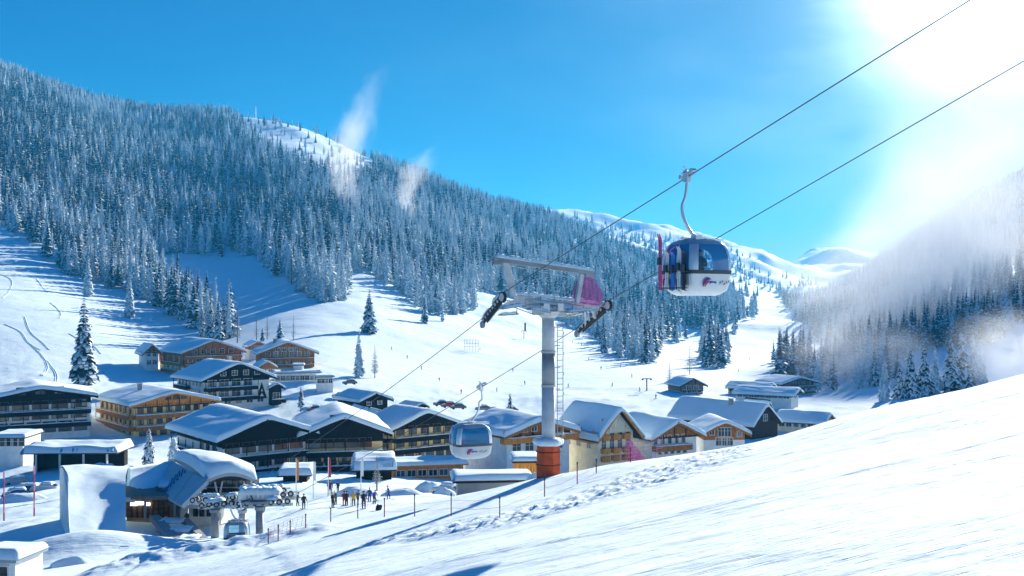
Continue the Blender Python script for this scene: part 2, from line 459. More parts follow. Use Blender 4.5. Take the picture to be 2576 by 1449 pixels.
def crown_mesh(name, seed, H, R, layers, k, kind='spruce', snow=.75, z0=.08):
    """whorls of drooping boughs; each bough a green frond with snow lying on it"""
    r_ = random.Random(seed); V_, F_, M_ = [], [], []
    def quad(a, b, c, d, m):
        o = len(V_); V_.extend((a, b, c, d)); F_.append((o, o + 1, o + 2, o + 3)); M_.append(m)
    def tri(a, b, c, m):
        o = len(V_); V_.extend((a, b, c)); F_.append((o, o + 1, o + 2)); M_.append(m)
    Z = Vector((0, 0, 1))
    for i in range(layers):
        f = (i + r_.uniform(-.3, .3)) / layers; f = min(max(f, 0), .985)
        z = H * (z0 + (1 - z0) * f)
        rad = R * ((1 - f) ** .82) * r_.uniform(.78, 1.12) + .12
        if f < .12: rad *= .75 + 2 * f
        kk = max(4, int(k * (1 - .55 * f)))
        a0 = r_.uniform(0, 6.28)
        for j in range(kk):
            if r_.random() < .07: continue
            a = a0 + 6.2832 * (j + r_.uniform(-.3, .3)) / kk
            rr = rad * r_.uniform(.65, 1.12)
            d = Vector((math.cos(a), math.sin(a), 0)); s = Vector((-d.y, d.x, 0))
            droop = rr * (r_.uniform(.28, .55) if kind != 'larch' else r_.uniform(-.15, .2))
            w = rr * (r_.uniform(.32, .50) if kind != 'larch' else .10)
            p0 = Z * z + d * (rr * .06); p1 = Z * (z - droop * .35) + d * (rr * .55); p2 = Z * (z - droop) + d * rr
            th = -Z * (rr * .10 + .06)
            quad(p0 - s * w * .3, p0 + s * w * .3, p1 + s * w, p1 - s * w, 0)
            quad(p1 - s * w, p1 + s * w, p2 + s * w * .35 + th, p2 - s * w * .35 + th, 0)
            # hanging twigs under the bough
            if kind == 'spruce' or kind == 'frost':
                quad(p1 - s * w, p1 + s * w, p1 + s * w * .6 + th * 2.2, p1 - s * w * .6 + th * 2.2, 0)
                tri(p1 + s * w * .5, p2, p1 - s * w * .5 + th * 2.4, 0)
            if kind != 'larch' and r_.random() < snow:
                up = Z * (.05 + rr * .035); e = r_.uniform(.62, .95)
                q0 = p0 + up * .6 + d * rr * .1; q1 = p1 + up * 1.7; q2 = p2 + up * .9
                quad(q0 - s * w * .3, q0 + s * w * .3, q1 + s * w * e, q1 - s * w * e, 1)
                quad(q1 - s * w * e, q1 + s * w * e, q2 + s * w * .42, q2 - s * w * .42, 1)
                quad(q2 + s * w * .42, q2 - s * w * .42, p2 - s * w * .3 + th * .8 + d * .05, p2 + s * w * .3 + th * .8 + d * .05, 1)
                quad(q1 + s * w * e, q1 - s * w * e, p1 - s * w * .9 - up * .4, p1 + s * w * .9 - up * .4, 1)
            if kind == 'larch':
                for q in range(3):
                    t_ = r_.uniform(.3, 1); pp = p0.lerp(p2, t_); l_ = rr * .22
                    tri(pp, pp + s * l_ - Z * l_ * .5 + d * l_ * .4, pp + s * l_ * .8 - Z * l_ * .8, 0)
                    tri(pp, pp - s * l_ - Z * l_ * .3 + d * l_ * .4, pp - s * l_ * .8 - Z * l_ * .7, 0)
    if kind != 'larch' and layers < 20:
        m_ = 7; o = len(V_); zb = H * (z0 + .04)
        for q in range(m_): V_.append(Vector((R * .50 * r_.uniform(.7, 1.2) * math.cos(q * 6.2832 / m_), R * .50 * r_.uniform(.7, 1.2) * math.sin(q * 6.2832 / m_), zb)))
        for q in range(m_): V_.append(Vector((R * .22 * r_.uniform(.6, 1.2) * math.cos(q * 6.2832 / m_ + .4), R * .22 * r_.uniform(.6, 1.2) * math.sin(q * 6.2832 / m_ + .4), H * .6)))
        V_.append(Vector((0, 0, H * .95)))
        for q in range(m_):
            F_.append((o + q, o + (q + 1) % m_, o + m_ + (q + 1) % m_, o + m_ + q)); M_.append(0)
            F_.append((o + m_ + q, o + m_ + (q + 1) % m_, o + 2 * m_)); M_.append(0)
    # leader
    tri(Z * H * 1.02, Z * H * .95 + Vector((.12, .05, 0)), Z * H * .95 + Vector((-.1, .08, 0)), 1)
    tri(Z * H * 1.02, Z * H * .95 + Vector((.0, -.12, 0)), Z * H * .95 + Vector((.1, .08, 0)), 0)
    me = bpy.data.meshes.new(name); me.from_pydata([tuple(v) for v in V_], [], F_)
    base = {'spruce': NEEDLE, 'frost': FROST, 'larch': LARCH}[kind]
    me.materials.append(base); me.materials.append(TSNOW)
    me.polygons.foreach_set('material_index', M_); me.update()
    return me
def trunk_mesh(name, H, r):
    b = MB(); b.tube([(0, 0, -1.5), (0, 0, 0), (.05, 0, H * .5), (0, 0, H * .97)], [r * 1.1, r, r * .55, .03], 7)
    return b.mesh(name, BARK)
# kinds: 0-3 spruce, 4-6 frosted, 7 larch
KIND = []
for s_, (H_, R_, ly, k_, kd, sn) in enumerate([
        (20, 2.9, 17, 9, 'spruce', .8), (20, 2.4, 17, 8, 'spruce', .7), (20, 3.3, 16, 9, 'spruce', .85), (20, 2.7, 15, 8, 'spruce', .55),
        (20, 2.6, 17, 9, 'frost', .75), (20, 2.2, 16, 8, 'frost', .85), (20, 3.0, 16, 9, 'frost', .8), (20, 2.6, 22, 9, 'larch', 0)]):
    KIND.append((crown_mesh('crown', 100 + s_, H_, R_, ly, k_, kd, sn), trunk_mesh('trunk', 20, .26)))
KNAME = ['spruce_tree'] * 4 + ['frosted_spruce_tree'] * 3 + ['larch_tree']

def inpoly(x, y, P):
    x = np.asarray(x); y = np.asarray(y); c = np.zeros(x.shape, bool); n = len(P); j = n - 1
    for i in range(n):
        xi, yi = P[i]; xj, yj = P[j]
        if yi != yj:
            c ^= ((yi > y) != (yj > y)) & (x < (xj - xi) * (y - yi) / (yj - yi) + xi)
        j = i
    return c
# outlines (2576-wide view) of where trees stand
F_MAIN = [(-400, 60), (0, 150), (250, 230), (520, 255), (640, 268), (870, 350), (1180, 480), (1400, 545), (1640, 610), (1740, 660), (1850, 740), (1880, 800),
          (1800, 838), (1700, 815), (1660, 880), (1640, 912), (1560, 880), (1500, 850), (1420, 815), (1340, 775), (1270, 745), (1200, 735), (1195, 790), (1110, 795), (1050, 785), (1000, 735),
          (940, 700), (885, 690), (868, 775), (830, 778), (790, 755), (700, 700), (640, 655), (570, 625), (560, 650), (480, 640), (420, 640), (385, 655), (420, 700), (470, 740),
          (520, 790), (590, 850), (575, 865), (480, 825), (400, 775), (340, 745), (250, 720), (170, 690), (120, 650), (90, 610), (0, 570), (-400, 500)]
F_BALD = [(555, 272), (640, 275), (760, 305), (880, 360), (950, 415), (920, 455), (850, 455), (760, 425), (680, 385), (610, 320)]
F_DARKGAP = []
CL = [
 [(1500, 862), (1560, 850), (1650, 880), (1640, 920), (1560, 905)],
 [(1765, 880), (1835, 880), (1832, 928), (1768, 925)],
 [(1945, 905), (2120, 925), (2110, 1000), (2040, 985), (1950, 960)],
 [(1960, 745), (2100, 720), (2250, 640), (2400, 530), (2560, 440), (2850, 300), (2900, 500), (2620, 800), (2500, 870), (2380, 880), (2250, 890), (2150, 900), (2050, 860), (1990, 800)],
 [(2130, 880), (2300, 880), (2270, 960), (2160, 990), (2110, 960)],
]
def scatter():
    out = []
    for (Y0, Y1, sp) in ((300, 700, 8.2), (700, 1200, 10.5), (1200, 2300, 13.5), (2300, 3500, 34.0)):
        nx = int((1.45 * Y1) / sp); ny = int((Y1 - Y0) / sp)
        gx, gy = np.meshgrid(np.arange(nx), np.arange(ny))
        y = Y0 + (gy + rng.random(gy.shape) * .95) * sp
        x = -Y1 * .66 + (gx + rng.random(gx.shape) * .95) * sp
        x = x.ravel(); y = y.ravel(); u = 512 + 1000 * x / y
        k = (u > -130) & (u < 1130) & (y < Y1); x, y, u = x[k], y[k], u[k]
        z = ground(x, y); vy = (HZ - 1000 * z / y) * PXV; vx = u * PXV
        n = rng.random(len(x)); patch = fbm(x * .012, y * .012, 3)
        m = inpoly(vx, vy, F_MAIN) & (y > 380)
        bald = inpoly(vx, vy, F_BALD)
        m &= ~(bald & (n > .16))
        m &= (patch > -.42) | (n < .35)
        for q in CL: m |= inpoly(vx, vy, q) & (n < .62) & (y > 300)
        # scattered little trees on the bright slope right of the middle
        sc_ = inpoly(vx, vy, [(1560, 800), (1900, 700), (1920, 800), (1800, 870), (1600, 860)]) & (n < .10)
        m |= sc_
        m |= inpoly(vx, vy, [(1400, 538), (1640, 592), (1860, 632), (2060, 715), (1980, 750), (1850, 700), (1740, 660), (1640, 612)]) & (patch > -.05) & (y > 2000)
        out.append(np.stack([x[m], y[m], z[m], vx[m], vy[m]], 1))
    P = np.concatenate(out)
    # drop what the ground hides (beyond the skyline)
    keep = P[:, 1] < 3500
    return P[keep]
P_ = scatter()
print('trees', len(P_))
_n = len(P_)
fr_ = fbm(P_[:, 0] * .006 + 5, P_[:, 1] * .006, 3) + .5 * vnoise(P_[:, 0] * .05, P_[:, 1] * .05)
edge = np.clip((P_[:, 4] - 560) / 300, 0, 1)
hgt = rng.uniform(.8, 1.35, _n) * np.where((P_[:, 3] < 900) & (P_[:, 1] < 1000), 1.12, 1.0) * (1 + .45 * np.clip((P_[:, 1] - 700) / 700, 0, 1)) * (1.0 - .20 * np.clip((P_[:, 1] - 900) / 1200, 0, 1))
right_ = P_[:, 3] > 1900
hgt[right_] *= .9
rv = rng.random(_n)
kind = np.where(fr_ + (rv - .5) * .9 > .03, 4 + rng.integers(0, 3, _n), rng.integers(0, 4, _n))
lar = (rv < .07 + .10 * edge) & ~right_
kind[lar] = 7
hgt = hgt * np.where(P_[:, 1] < 700, 1.0, .95)
bald_ = inpoly(P_[:, 3], P_[:, 4], F_BALD); hgt[bald_] *= .6
rot = rng.random(_n) * 6.2832
size = hgt / P_[:, 1]
order = np.argsort(-size * ((P_[:, 3] > -20) & (P_[:, 3] < 2600)))
near_i = order[:255]; rest = order[255:]
def zone(vx, vy):
    if vx > 2350: return 'in the misty grove above the piste edge at the far right', 'right grove'
    if vx > 2150: return 'in the misty wood left of the dense right hand clump', 'misty wood'
    if vx > 2030: return 'in the grove right of the farthest chalet', 'grove by the farthest chalet'
    if vx > 1900: return 'in the grove right behind the low flat roofed houses', 'grove behind the low houses'
    if vx > 1740: return 'in the small stand beside the narrow valley run', 'stand by the valley run'
    if vx > 1480: return 'at the foot of the spur beyond the open piste', 'foot of the far spur'
    if vx > 1100: return 'on the spur behind the lift tower', 'spur behind the tower'
    if vx > 870: return 'on the dark spur right of the open clearing', 'dark spur'
    if vx > 600: return 'on the shaded edge above the open clearing', 'edge above the clearing'
    if vx > 430: return 'in the tongue of forest behind the upper left brown hotel', 'forest tongue'
    if vx > 270: return 'at the forest edge above the snow right of the lone spruce', 'forest edge right of the lone spruce'
    if vx > 130: return 'at the forest edge straight behind the tall lone spruce', 'forest edge behind the lone spruce'
    return 'at the forest edge above the ski tracks on the left slope', 'forest edge above the ski tracks'
TREES = {}
def plant(kd, x, y, z, s, r, label=None, group=None, sx=1.0):
    e = empty(KNAME[kd], (x, y, z), r, label, 'tree', group)
    e.scale = (s * sx, s * sx, s)
    link('crown', KIND[kd][0], e); link('trunk', KIND[kd][1], e)
    return e
for i in near_i:
    zl, gp = zone(P_[i, 3], P_[i, 4]); kd = int(kind[i])
    sz_ = ['short', 'middling', 'tall'][int(np.searchsorted([.95, 1.2], hgt[i]))]
    kn_ = 'dark snowy spruce' if kd < 4 else 'pale frosted spruce' if kd < 7 else 'bare frosted larch'
    lb = sz_ + ' ' + kn_ + ' ' + zl; gp = sz_ + ' ' + kn_ + ', ' + gp
    plant(kd, P_[i, 0], P_[i, 1], P_[i, 2], float(hgt[i]), float(rot[i]), lb, gp, sx=rng.uniform(.95, 1.35))

# the far wood: one object, copies drawn by geometry nodes
lib = bpy.data.collections.new('conifer_kinds')
KF = []
for s_, (R_, ly, k_, kd, sn) in enumerate([(3.3, 12, 8, 'spruce', .8), (2.8, 12, 8, 'spruce', .65), (3.2, 12, 8, 'spruce', .55), (3.2, 12, 8, 'frost', .8), (2.7, 12, 8, 'frost', .85), (3.4, 11, 8, 'frost', .75), (2.6, 16, 8, 'frost', .9)]):
    me = crown_mesh('conifer', 300 + s_, 20, R_, ly, k_, kd, sn)
    o = bpy.data.objects.new('kind_%d' % s_, me); lib.objects.link(o)
far_kind = np.where(kind < 4, np.minimum(kind, 2), np.where(kind < 7, kind - 1, 6))
fm = bpy.data.meshes.new('forest')
fp = P_[rest]
fm.vertices.add(len(fp)); fm.vertices.foreach_set('co', fp[:, :3].ravel())
at = fm.attributes.new('tree_size', 'FLOAT_VECTOR', 'POINT')
wd = hgt[rest] * rng.uniform(1.0, 1.5, len(rest))
at.data.foreach_set('vector', np.stack([wd, wd, hgt[rest]], -1).ravel())
at = fm.attributes.new('tree_turn', 'FLOAT_VECTOR', 'POINT')
at.data.foreach_set('vector', np.stack([rot[rest] * 0, rot[rest] * 0, rot[rest]], -1).ravel())
at = fm.attributes.new('tree_kind', 'INT', 'POINT'); at.data.foreach_set('value', far_kind[rest].astype(np.int32))
fo = tag(link('forest', fm), 'dense snow laden conifer forest covering the mountainside', kind='stuff')
ng = bpy.data.node_groups.new('forest_nodes', 'GeometryNodeTree')
ng.interface.new_socket('Geometry', in_out='INPUT', socket_type='NodeSocketGeometry')
ng.interface.new_socket('Geometry', in_out='OUTPUT', socket_type='NodeSocketGeometry')
gi = ng.nodes.new('NodeGroupInput'); go = ng.nodes.new('NodeGroupOutput')
mp_ = ng.nodes.new('GeometryNodeMeshToPoints')
ip = ng.nodes.new('GeometryNodeInstanceOnPoints'); ip.inputs['Pick Instance'].default_value = True
ci = ng.nodes.new('GeometryNodeCollectionInfo'); ci.inputs['Collection'].default_value = lib
ci.inputs['Separate Children'].default_value = True; ci.inputs['Reset Children'].default_value = True
def na(nm, ty):
    q = ng.nodes.new('GeometryNodeInputNamedAttribute'); q.data_type = ty; q.inputs['Name'].default_value = nm
    return next(s for s in q.outputs if s.enabled and s.name == 'Attribute')
L_ = ng.links.new
L_(gi.outputs[0], mp_.inputs[0]); L_(mp_.outputs[0], ip.inputs['Points']); L_(ci.outputs[0], ip.inputs['Instance'])
L_(na('tree_kind', 'INT'), ip.inputs['Instance Index'])
rt = ng.nodes.new('FunctionNodeEulerToRotation')
L_(na('tree_turn', 'FLOAT_VECTOR'), rt.inputs[0]); L_(rt.outputs[0], ip.inputs['Rotation'])
L_(na('tree_size', 'FLOAT_VECTOR'), ip.inputs['Scale'])
L_(ip.outputs[0], go.inputs[0])
md = fo.modifiers.new('forest', 'NODES'); md.node_group = ng

# the hazy peak that closes the valley
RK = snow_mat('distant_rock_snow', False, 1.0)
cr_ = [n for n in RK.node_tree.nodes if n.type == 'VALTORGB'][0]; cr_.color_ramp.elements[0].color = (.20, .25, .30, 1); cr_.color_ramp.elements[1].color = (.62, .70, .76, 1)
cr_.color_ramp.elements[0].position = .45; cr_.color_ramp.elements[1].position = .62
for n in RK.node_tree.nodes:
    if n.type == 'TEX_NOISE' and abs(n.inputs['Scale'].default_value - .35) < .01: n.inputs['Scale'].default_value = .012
_prof = [(1930, 735), (1990, 676), (2040, 648), (2090, 625), (2120, 621), (2160, 627), (2200, 641), (2260, 690), (2400, 730)]
_px = np.interp(np.linspace(1930, 2400, 60), [a for a, b in _prof], [b for a, b in _prof])
rows = []
for j in range(26):
    t = j / 25; Yj = 4300 + 1500 * t; row = []
    for i, vx in enumerate(np.linspace(1930, 2400, 60)):
        top = V(vx, _px[i], 5000); f = 1 - abs(t - .47) / .53; f = max(0, f) ** .8
        X = top.x + (vx - 2120) * (Yj - 5000) * .0004
        n_ = float(fbm(np.array([X * .006]), np.array([Yj * .006]), 5)[0])
        row.append((X, Yj, -40 + (top.z + 40) * f + n_ * 75 * f * (1 - f * .75)))
    rows.append(row)
tag(MB().grid([list(reversed(r)) for r in reversed(rows)]).build('distant_mountain', RK, None, True), 'hazy blue grey peak closing the far end of the valley', kind='structure')

# single trees that stand out: (picture x, foot y, height in view units, kind, label)
HEROM = {}
def hero_tree(vx, vy, hv, kd, label, name=None, y0=100, y1=1500, Y=None, fat=1.0, group=None):
    p = V(vx, vy, Y) if Y else hit(vx, vy, y0, y1)
    if Y: p.z = min(p.z, gz(p.x, p.y) + .6) if gz(p.x, p.y) > p.z - 3 else p.z
    H = hv / PXV / 1000 * p.y
    r_ = {'spruce': .155, 'frost': .13, 'larch': .14}[kd] * fat * H
    nl = 30 if hv > 80 else 18
    cm = crown_mesh('crown', int(vx * 7 + vy), H, r_, nl, 15 if hv > 80 else 10, kd, .8, z0=.05 if kd != 'larch' else .15)
    e = empty(name or {'spruce': 'spruce_tree', 'frost': 'frosted_spruce_tree', 'larch': 'larch_tree'}[kd], p, 0, label, 'tree', group)
    link('crown', cm, e); link('trunk', trunk_mesh('trunk', H, .011 * H + .05), e)
    return e
hero_tree(211, 967, 225, 'spruce', 'tall lone snow laden spruce standing on the open slope at left', y0=240, y1=420, fat=1.15)
hero_tree(221, 745, 115, 'frost', 'pale frosted spruce on the slope just above the tall lone spruce', y0=400, y1=800)
hero_tree(326, 800, 118, 'frost', 'slender pale frosted spruce standing clear of the forest edge on blue shaded snow', y0=350, y1=800)
hero_tree(929, 838, 112, 'spruce', 'stout dark spruce by the blue shaded hollow left of the lift line', y0=300, y1=900, fat=1.3)
hero_tree(903, 948, 118, 'frost', 'frosted spruce below the stout dark spruce beside the piste', y0=250, y1=700, fat=1.1)
hero_tree(943, 950, 82, 'larch', 'thin frosted larch right beside the frosted spruce by the piste', y0=250, y1=700)
hero_tree(1068, 812, 72, 'spruce', 'small snowy spruce in front of the dark spur above the piste', y0=300, y1=1100, fat=1.2)
hero_tree(1113, 808, 50, 'frost', 'small frosted spruce right of the small snowy spruce under the spur', y0=300, y1=1100)
hero_tree(704, 858, 55, 'spruce', 'small bushy spruce right behind the upper brown hotel roof', y0=330, y1=900, fat=1.5)
hero_tree(660, 858, 34, 'spruce', 'tiny dark spruce between two bare larches behind the upper hotels', y0=330, y1=900, fat=1.3)
hero_tree(645, 856, 72, 'larch', 'bare frosted larch behind the gap between the upper brown hotels', y0=330, y1=900, fat=.8)
hero_tree(672, 854, 78, 'larch', 'bare frosted larch close left of the small bushy spruce', y0=330, y1=900, fat=.8)
hero_tree(738, 856, 62, 'larch', 'bare frosted larch right of the small bushy spruce behind the hotel', y0=330, y1=900, fat=.8)
hero_tree(597, 862, 100, 'larch', 'tall bare frosted larch at the right end of the lower forest edge', y0=330, y1=900, fat=.9)
hero_tree(550, 862, 130, 'spruce', 'narrow dark spruce at the tip of the lower forest edge', y0=330, y1=900, fat=.8)
hero_tree(529, 858, 110, 'spruce', 'dark spruce left of the narrow one at the tip of the forest edge', y0=330, y1=900)
hero_tree(508, 852, 82, 'spruce', 'shorter dark spruce third from the tip of the forest edge', y0=330, y1=900)
hero_tree(375, 1166, 88, 'spruce', 'snow covered young spruce in front of the orange wood hotel', Y=150, fat=1.2)
hero_tree(437, 1155, 58, 'frost', 'round frosted garden tree beside the black timber hotel', Y=152, fat=2.4, name='garden_tree')
hero_tree(757, 1022, 50, 'spruce', 'small dark spruce on the snow right of the black hotel with the triangle sign', Y=262, fat=1.3)
hero_tree(1283, 1035, 45, 'spruce', 'little dark spruce behind the far cable car cabin', Y=235, fat=1.2)
hero_tree(948, 1204, 78, 'larch', 'small snow coated larch among the flagpoles in front of the yellow hotel', Y=128, fat=1.1)
hero_tree(1735, 942, 74, 'larch', 'bare frosted larch above the grey house on the far side', y0=350, y1=900, fat=1.2)
hero_tree(1684, 962, 52, 'larch', 'bare larch left of the grey house above the piste', y0=330, y1=900, fat=1.2)
hero_tree(1520, 888, 70, 'spruce', 'dark spruce at the foot of the spur right of the lift tower', y0=350, y1=1200, fat=1.1)
for i, (vx, vy, hv, kd, lb) in enumerate([
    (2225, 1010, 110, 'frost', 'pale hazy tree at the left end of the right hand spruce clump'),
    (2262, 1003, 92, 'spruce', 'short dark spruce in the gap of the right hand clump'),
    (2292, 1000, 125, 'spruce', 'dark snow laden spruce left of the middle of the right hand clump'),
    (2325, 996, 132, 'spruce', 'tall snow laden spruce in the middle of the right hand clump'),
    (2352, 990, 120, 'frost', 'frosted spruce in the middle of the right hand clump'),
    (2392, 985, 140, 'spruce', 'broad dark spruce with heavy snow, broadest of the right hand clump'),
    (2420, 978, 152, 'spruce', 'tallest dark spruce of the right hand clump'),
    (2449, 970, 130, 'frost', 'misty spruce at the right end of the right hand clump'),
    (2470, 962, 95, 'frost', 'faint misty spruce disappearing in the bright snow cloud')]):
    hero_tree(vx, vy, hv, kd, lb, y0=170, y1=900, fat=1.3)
# ------------------------------------------------------------------ village
PLASTER_W = mat('plaster_white', (.80, .80, .77), .9, var=.08, vscale=.8, bump=.01)
PLASTER_Y = mat('plaster_yellow', (.86, .64, .28), .9, var=.10, vscale=.8, bump=.01)
PLASTER_C = mat('plaster_cream', (.88, .80, .56), .9, var=.08, vscale=.8, bump=.01)
PLASTER_G = mat('plaster_grey', (.36, .35, .34), .9, var=.12, vscale=.8, bump=.01)
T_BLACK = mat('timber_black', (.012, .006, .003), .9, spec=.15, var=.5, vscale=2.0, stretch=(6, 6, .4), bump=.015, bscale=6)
T_BROWN = mat('timber_brown', (.40, .145, .032), .85, spec=.2, var=.45, vscale=2.0, stretch=(6, 6, .4), bump=.015, bscale=6)
T_DARK = mat('timber_dark', (.045, .020, .010), .85, spec=.2, var=.45, vscale=2.0, stretch=(6, 6, .4), bump=.015, bscale=6)
T_ORANGE = mat('timber_orange', (.66, .25, .045), .85, spec=.2, var=.4, vscale=2.0, stretch=(6, 6, .4), bump=.015, bscale=6)
T_GREY = mat('timber_grey', (.16, .13, .11), .85, var=.4, vscale=2.0, stretch=(6, 6, .4), bump=.015, bscale=6)
PANE = mat('window_pane', (.008, .010, .014), .15, spec=.5)
FRAME_W = mat('window_frame_white', (.70, .70, .68), .6)
FRAME_B = mat('window_frame_brown', (.10, .05, .025), .6)
METAL = mat('dark_metal', (.05, .055, .06), .5, metal=.6)
TIN = mat('grey_tin', (.30, .34, .38), .5, metal=.3)
CONC = mat('concrete', (.33, .33, .33), .9, var=.15, vscale=.7, bump=.01)

WM = {}
def win_meshes(w, h, style):
    k = (round(w, 1), round(h, 1), style)
    if k not in WM:
        w, h = k[0], k[1]
        fr = FRAME_B if style in ('brown',) else FRAME_W
        b = MB(); t = .11
        b.box(-w / 2 - t, w / 2 + t, -.10, .02, h, h + t); b.box(-w / 2 - t, w / 2 + t, -.16, .02, -t, 0)
        b.box(-w / 2 - t, -w / 2, -.10, .02, 0, h); b.box(w / 2, w / 2 + t, -.10, .02, 0, h)
        if w > .8: b.box(-.04, .04, -.085, .01, 0, h)
        if h > 1.1: b.box(-w / 2, w / 2, -.08, .01, h * .62, h * .62 + .06)
        p = MB(); p.box(-w / 2, w / 2, -.04, .015, 0, h)
        WM[k] = (b.mesh('window', fr), p.mesh('pane', PANE))
        if style == 'shutter':
            s_ = MB(); s_.box(-w / 2 - .62, -w / 2 - .13, -.09, .01, 0, h)
            WM[k] = WM[k] + (s_.mesh('shutter', T_DARK),)
    return WM[k]
def put_window(parent, x, y, z, w, h, style, rz=0.0):
    ms = win_meshes(w, h, style)
    o = link('window', ms[0], parent, (x, y, z), rz)
    link('pane', ms[1], o) if WR.random() < .62 else link('pane', pane_variant(w, h, WR.random() < .5), o)
    if len(ms) > 2:
        link('shutter', ms[2], o)
        q = link('shutter', ms[2], o, (w + .75, 0, 0))
    return o
BAL = {}
WR = random.Random(3)
CURT = mat('curtain', (.38, .36, .32), .9, spec=.1); PANE2 = mat('window_pane_pale', (.06, .085, .11), .12)
PV = {}
def pane_variant(w, h, curtain):
    k = (round(w, 1), round(h, 1), curtain)
    if k not in PV:
        w, h = k[0], k[1]; p = MB(); p.box(-w / 2, w / 2, -.04, .015, 0, h, 0)
        if curtain:
            p.box(-w / 2, -w / 2 + w * .27, -.05, -.04, 0, h, 1); p.box(w / 2 - w * .3, w / 2, -.05, -.04, h * .1, h, 1)
        PV[k] = p.mesh('pane', [PANE if curtain else PANE2, CURT])
    return PV[k]
def balcony(parent, x0, x1, y, z, depth, m, rz=0.0, snowy=True, h=.85, posts=True):
    """boards in front of a floor slab; local -y faces out"""
    b = MB(); L = x1 - x0
    b.box(0, L, -depth, .0, -.16, 0)
    b.box(0, L, -depth - .06, -depth, -.22, h * .92)
    b.box(-.03, L + .03, -depth - .12, -depth + .08, h * .92, h)
    b.box(-.06, 0, -depth, 0, -.1, h * .92); b.box(L, L + .06, -depth, 0, -.1, h * .92)
    n = max(2, int(L / 3.6))
    if posts:
        for i in range(n + 1):
            xx = i * L / n; b.box(xx - .07, xx + .07, -depth - .02, -depth + .12, h, 2.55)
    o = b.build('balcony', m, parent)
    if rz: o.rotation_euler = (0, 0, rz); o.location = (y, x0, z)
    else: o.location = (x0, y, z)
    if rz: o.location = (0, x1, z)
    if snowy:
        s = MB(); rows = []
        for i in range(int(L / .8) + 2):
            xx = min(i * .8, L); e = .10 + .12 * random.random()
            rows.append([(xx, -depth - .17, h), (xx, -depth - .14, h + e), (xx, -depth + .05, h + e * 1.2), (xx, -depth + .13, h)])
        s.grid(rows); s.build('snow_cover', SNOWR, o, smooth=True)
    return o

def snow_on_gable(W, L, ov, ovf, He, Hr, T, seed, sag=.0):
    """pillow of snow over a pitched roof; rounded at the eaves and verges"""
    r_ = np.random.default_rng(seed); nx, ny = 34, 22
    xs = -ov - .12 + (W + 2 * ov + .24) * (.5 - .5 * np.cos(np.linspace(0, math.pi, nx))) if False else np.linspace(-ov - .15, W + ov + .15, nx)
    xs = np.concatenate([[xs[0], xs[0] + .12, xs[0] + .35], xs[1:-1], [xs[-1] - .35, xs[-1] - .12, xs[-1]]])
    ys = np.linspace(-ovf - .15, L + ovf * .6, ny); ys = np.concatenate([[ys[0], ys[0] + .12, ys[0] + .35], ys[1:-1], [ys[-1] - .2, ys[-1]]])
    sl = (Hr - He) / (W / 2); P = []; B = []
    ph = r_.random(4) * 50
    for x in xs:
        row = []; rb = []
        base = Hr + .02 - sl * (math.sqrt((x - W / 2) ** 2 + .5) - .35)
        for y in ys:
            d = min(x - xs[0], xs[-1] - x, y - ys[0], ys[-1] - y)
            e = math.sqrt(max(0, 1 - (1 - min(d / .55, 1)) ** 2))
            n_ = float(fbm(np.array([x * .18 + ph[0]]), np.array([y * .14 + ph[1]]), 3)[0])
            n2 = float(fbm(np.array([x * .9 + ph[2]]), np.array([y * .5 + ph[3]]), 2)[0])
            t = T * e * (1 + .34 * n_ + .10 * n2)
            je = 1 - min(1, d / .9); jx = je * .32 * float(fbm(np.array([y * .55 + ph[0]]), np.array([x * .1]), 3)[0]); jy = je * .32 * float(fbm(np.array([x * .55 + ph[1]]), np.array([y * .1]), 3)[0])
            row.append((x + jx, y + jy, base + t)); rb.append((x + jx, y + jy, base - .10))
        P.append(row); B.append(rb)
    b = MB(); k = len(ys); n = len(xs)
    b.grid([list(reversed(r)) for r in P])
    o = len(b.v); b.grid(B)
    # edges
    def t(i, j): return i * k + (k - 1 - j)
    def u(i, j): return o + i * k + j
    for i in range(n - 1):
        b.f.append((t(i, 0), t(i + 1, 0), u(i + 1, 0), u(i, 0))); b.m.append(0)
        b.f.append((t(i + 1, k - 1), t(i, k - 1), u(i, k - 1), u(i + 1, k - 1))); b.m.append(0)
    for j in range(k - 1):
        b.f.append((t(0, j + 1), t(0, j), u(0, j), u(0, j + 1))); b.m.append(0)
        b.f.append((t(n - 1, j), t(n - 1, j + 1), u(n - 1, j + 1), u(n - 1, j))); b.m.append(0)
    return b

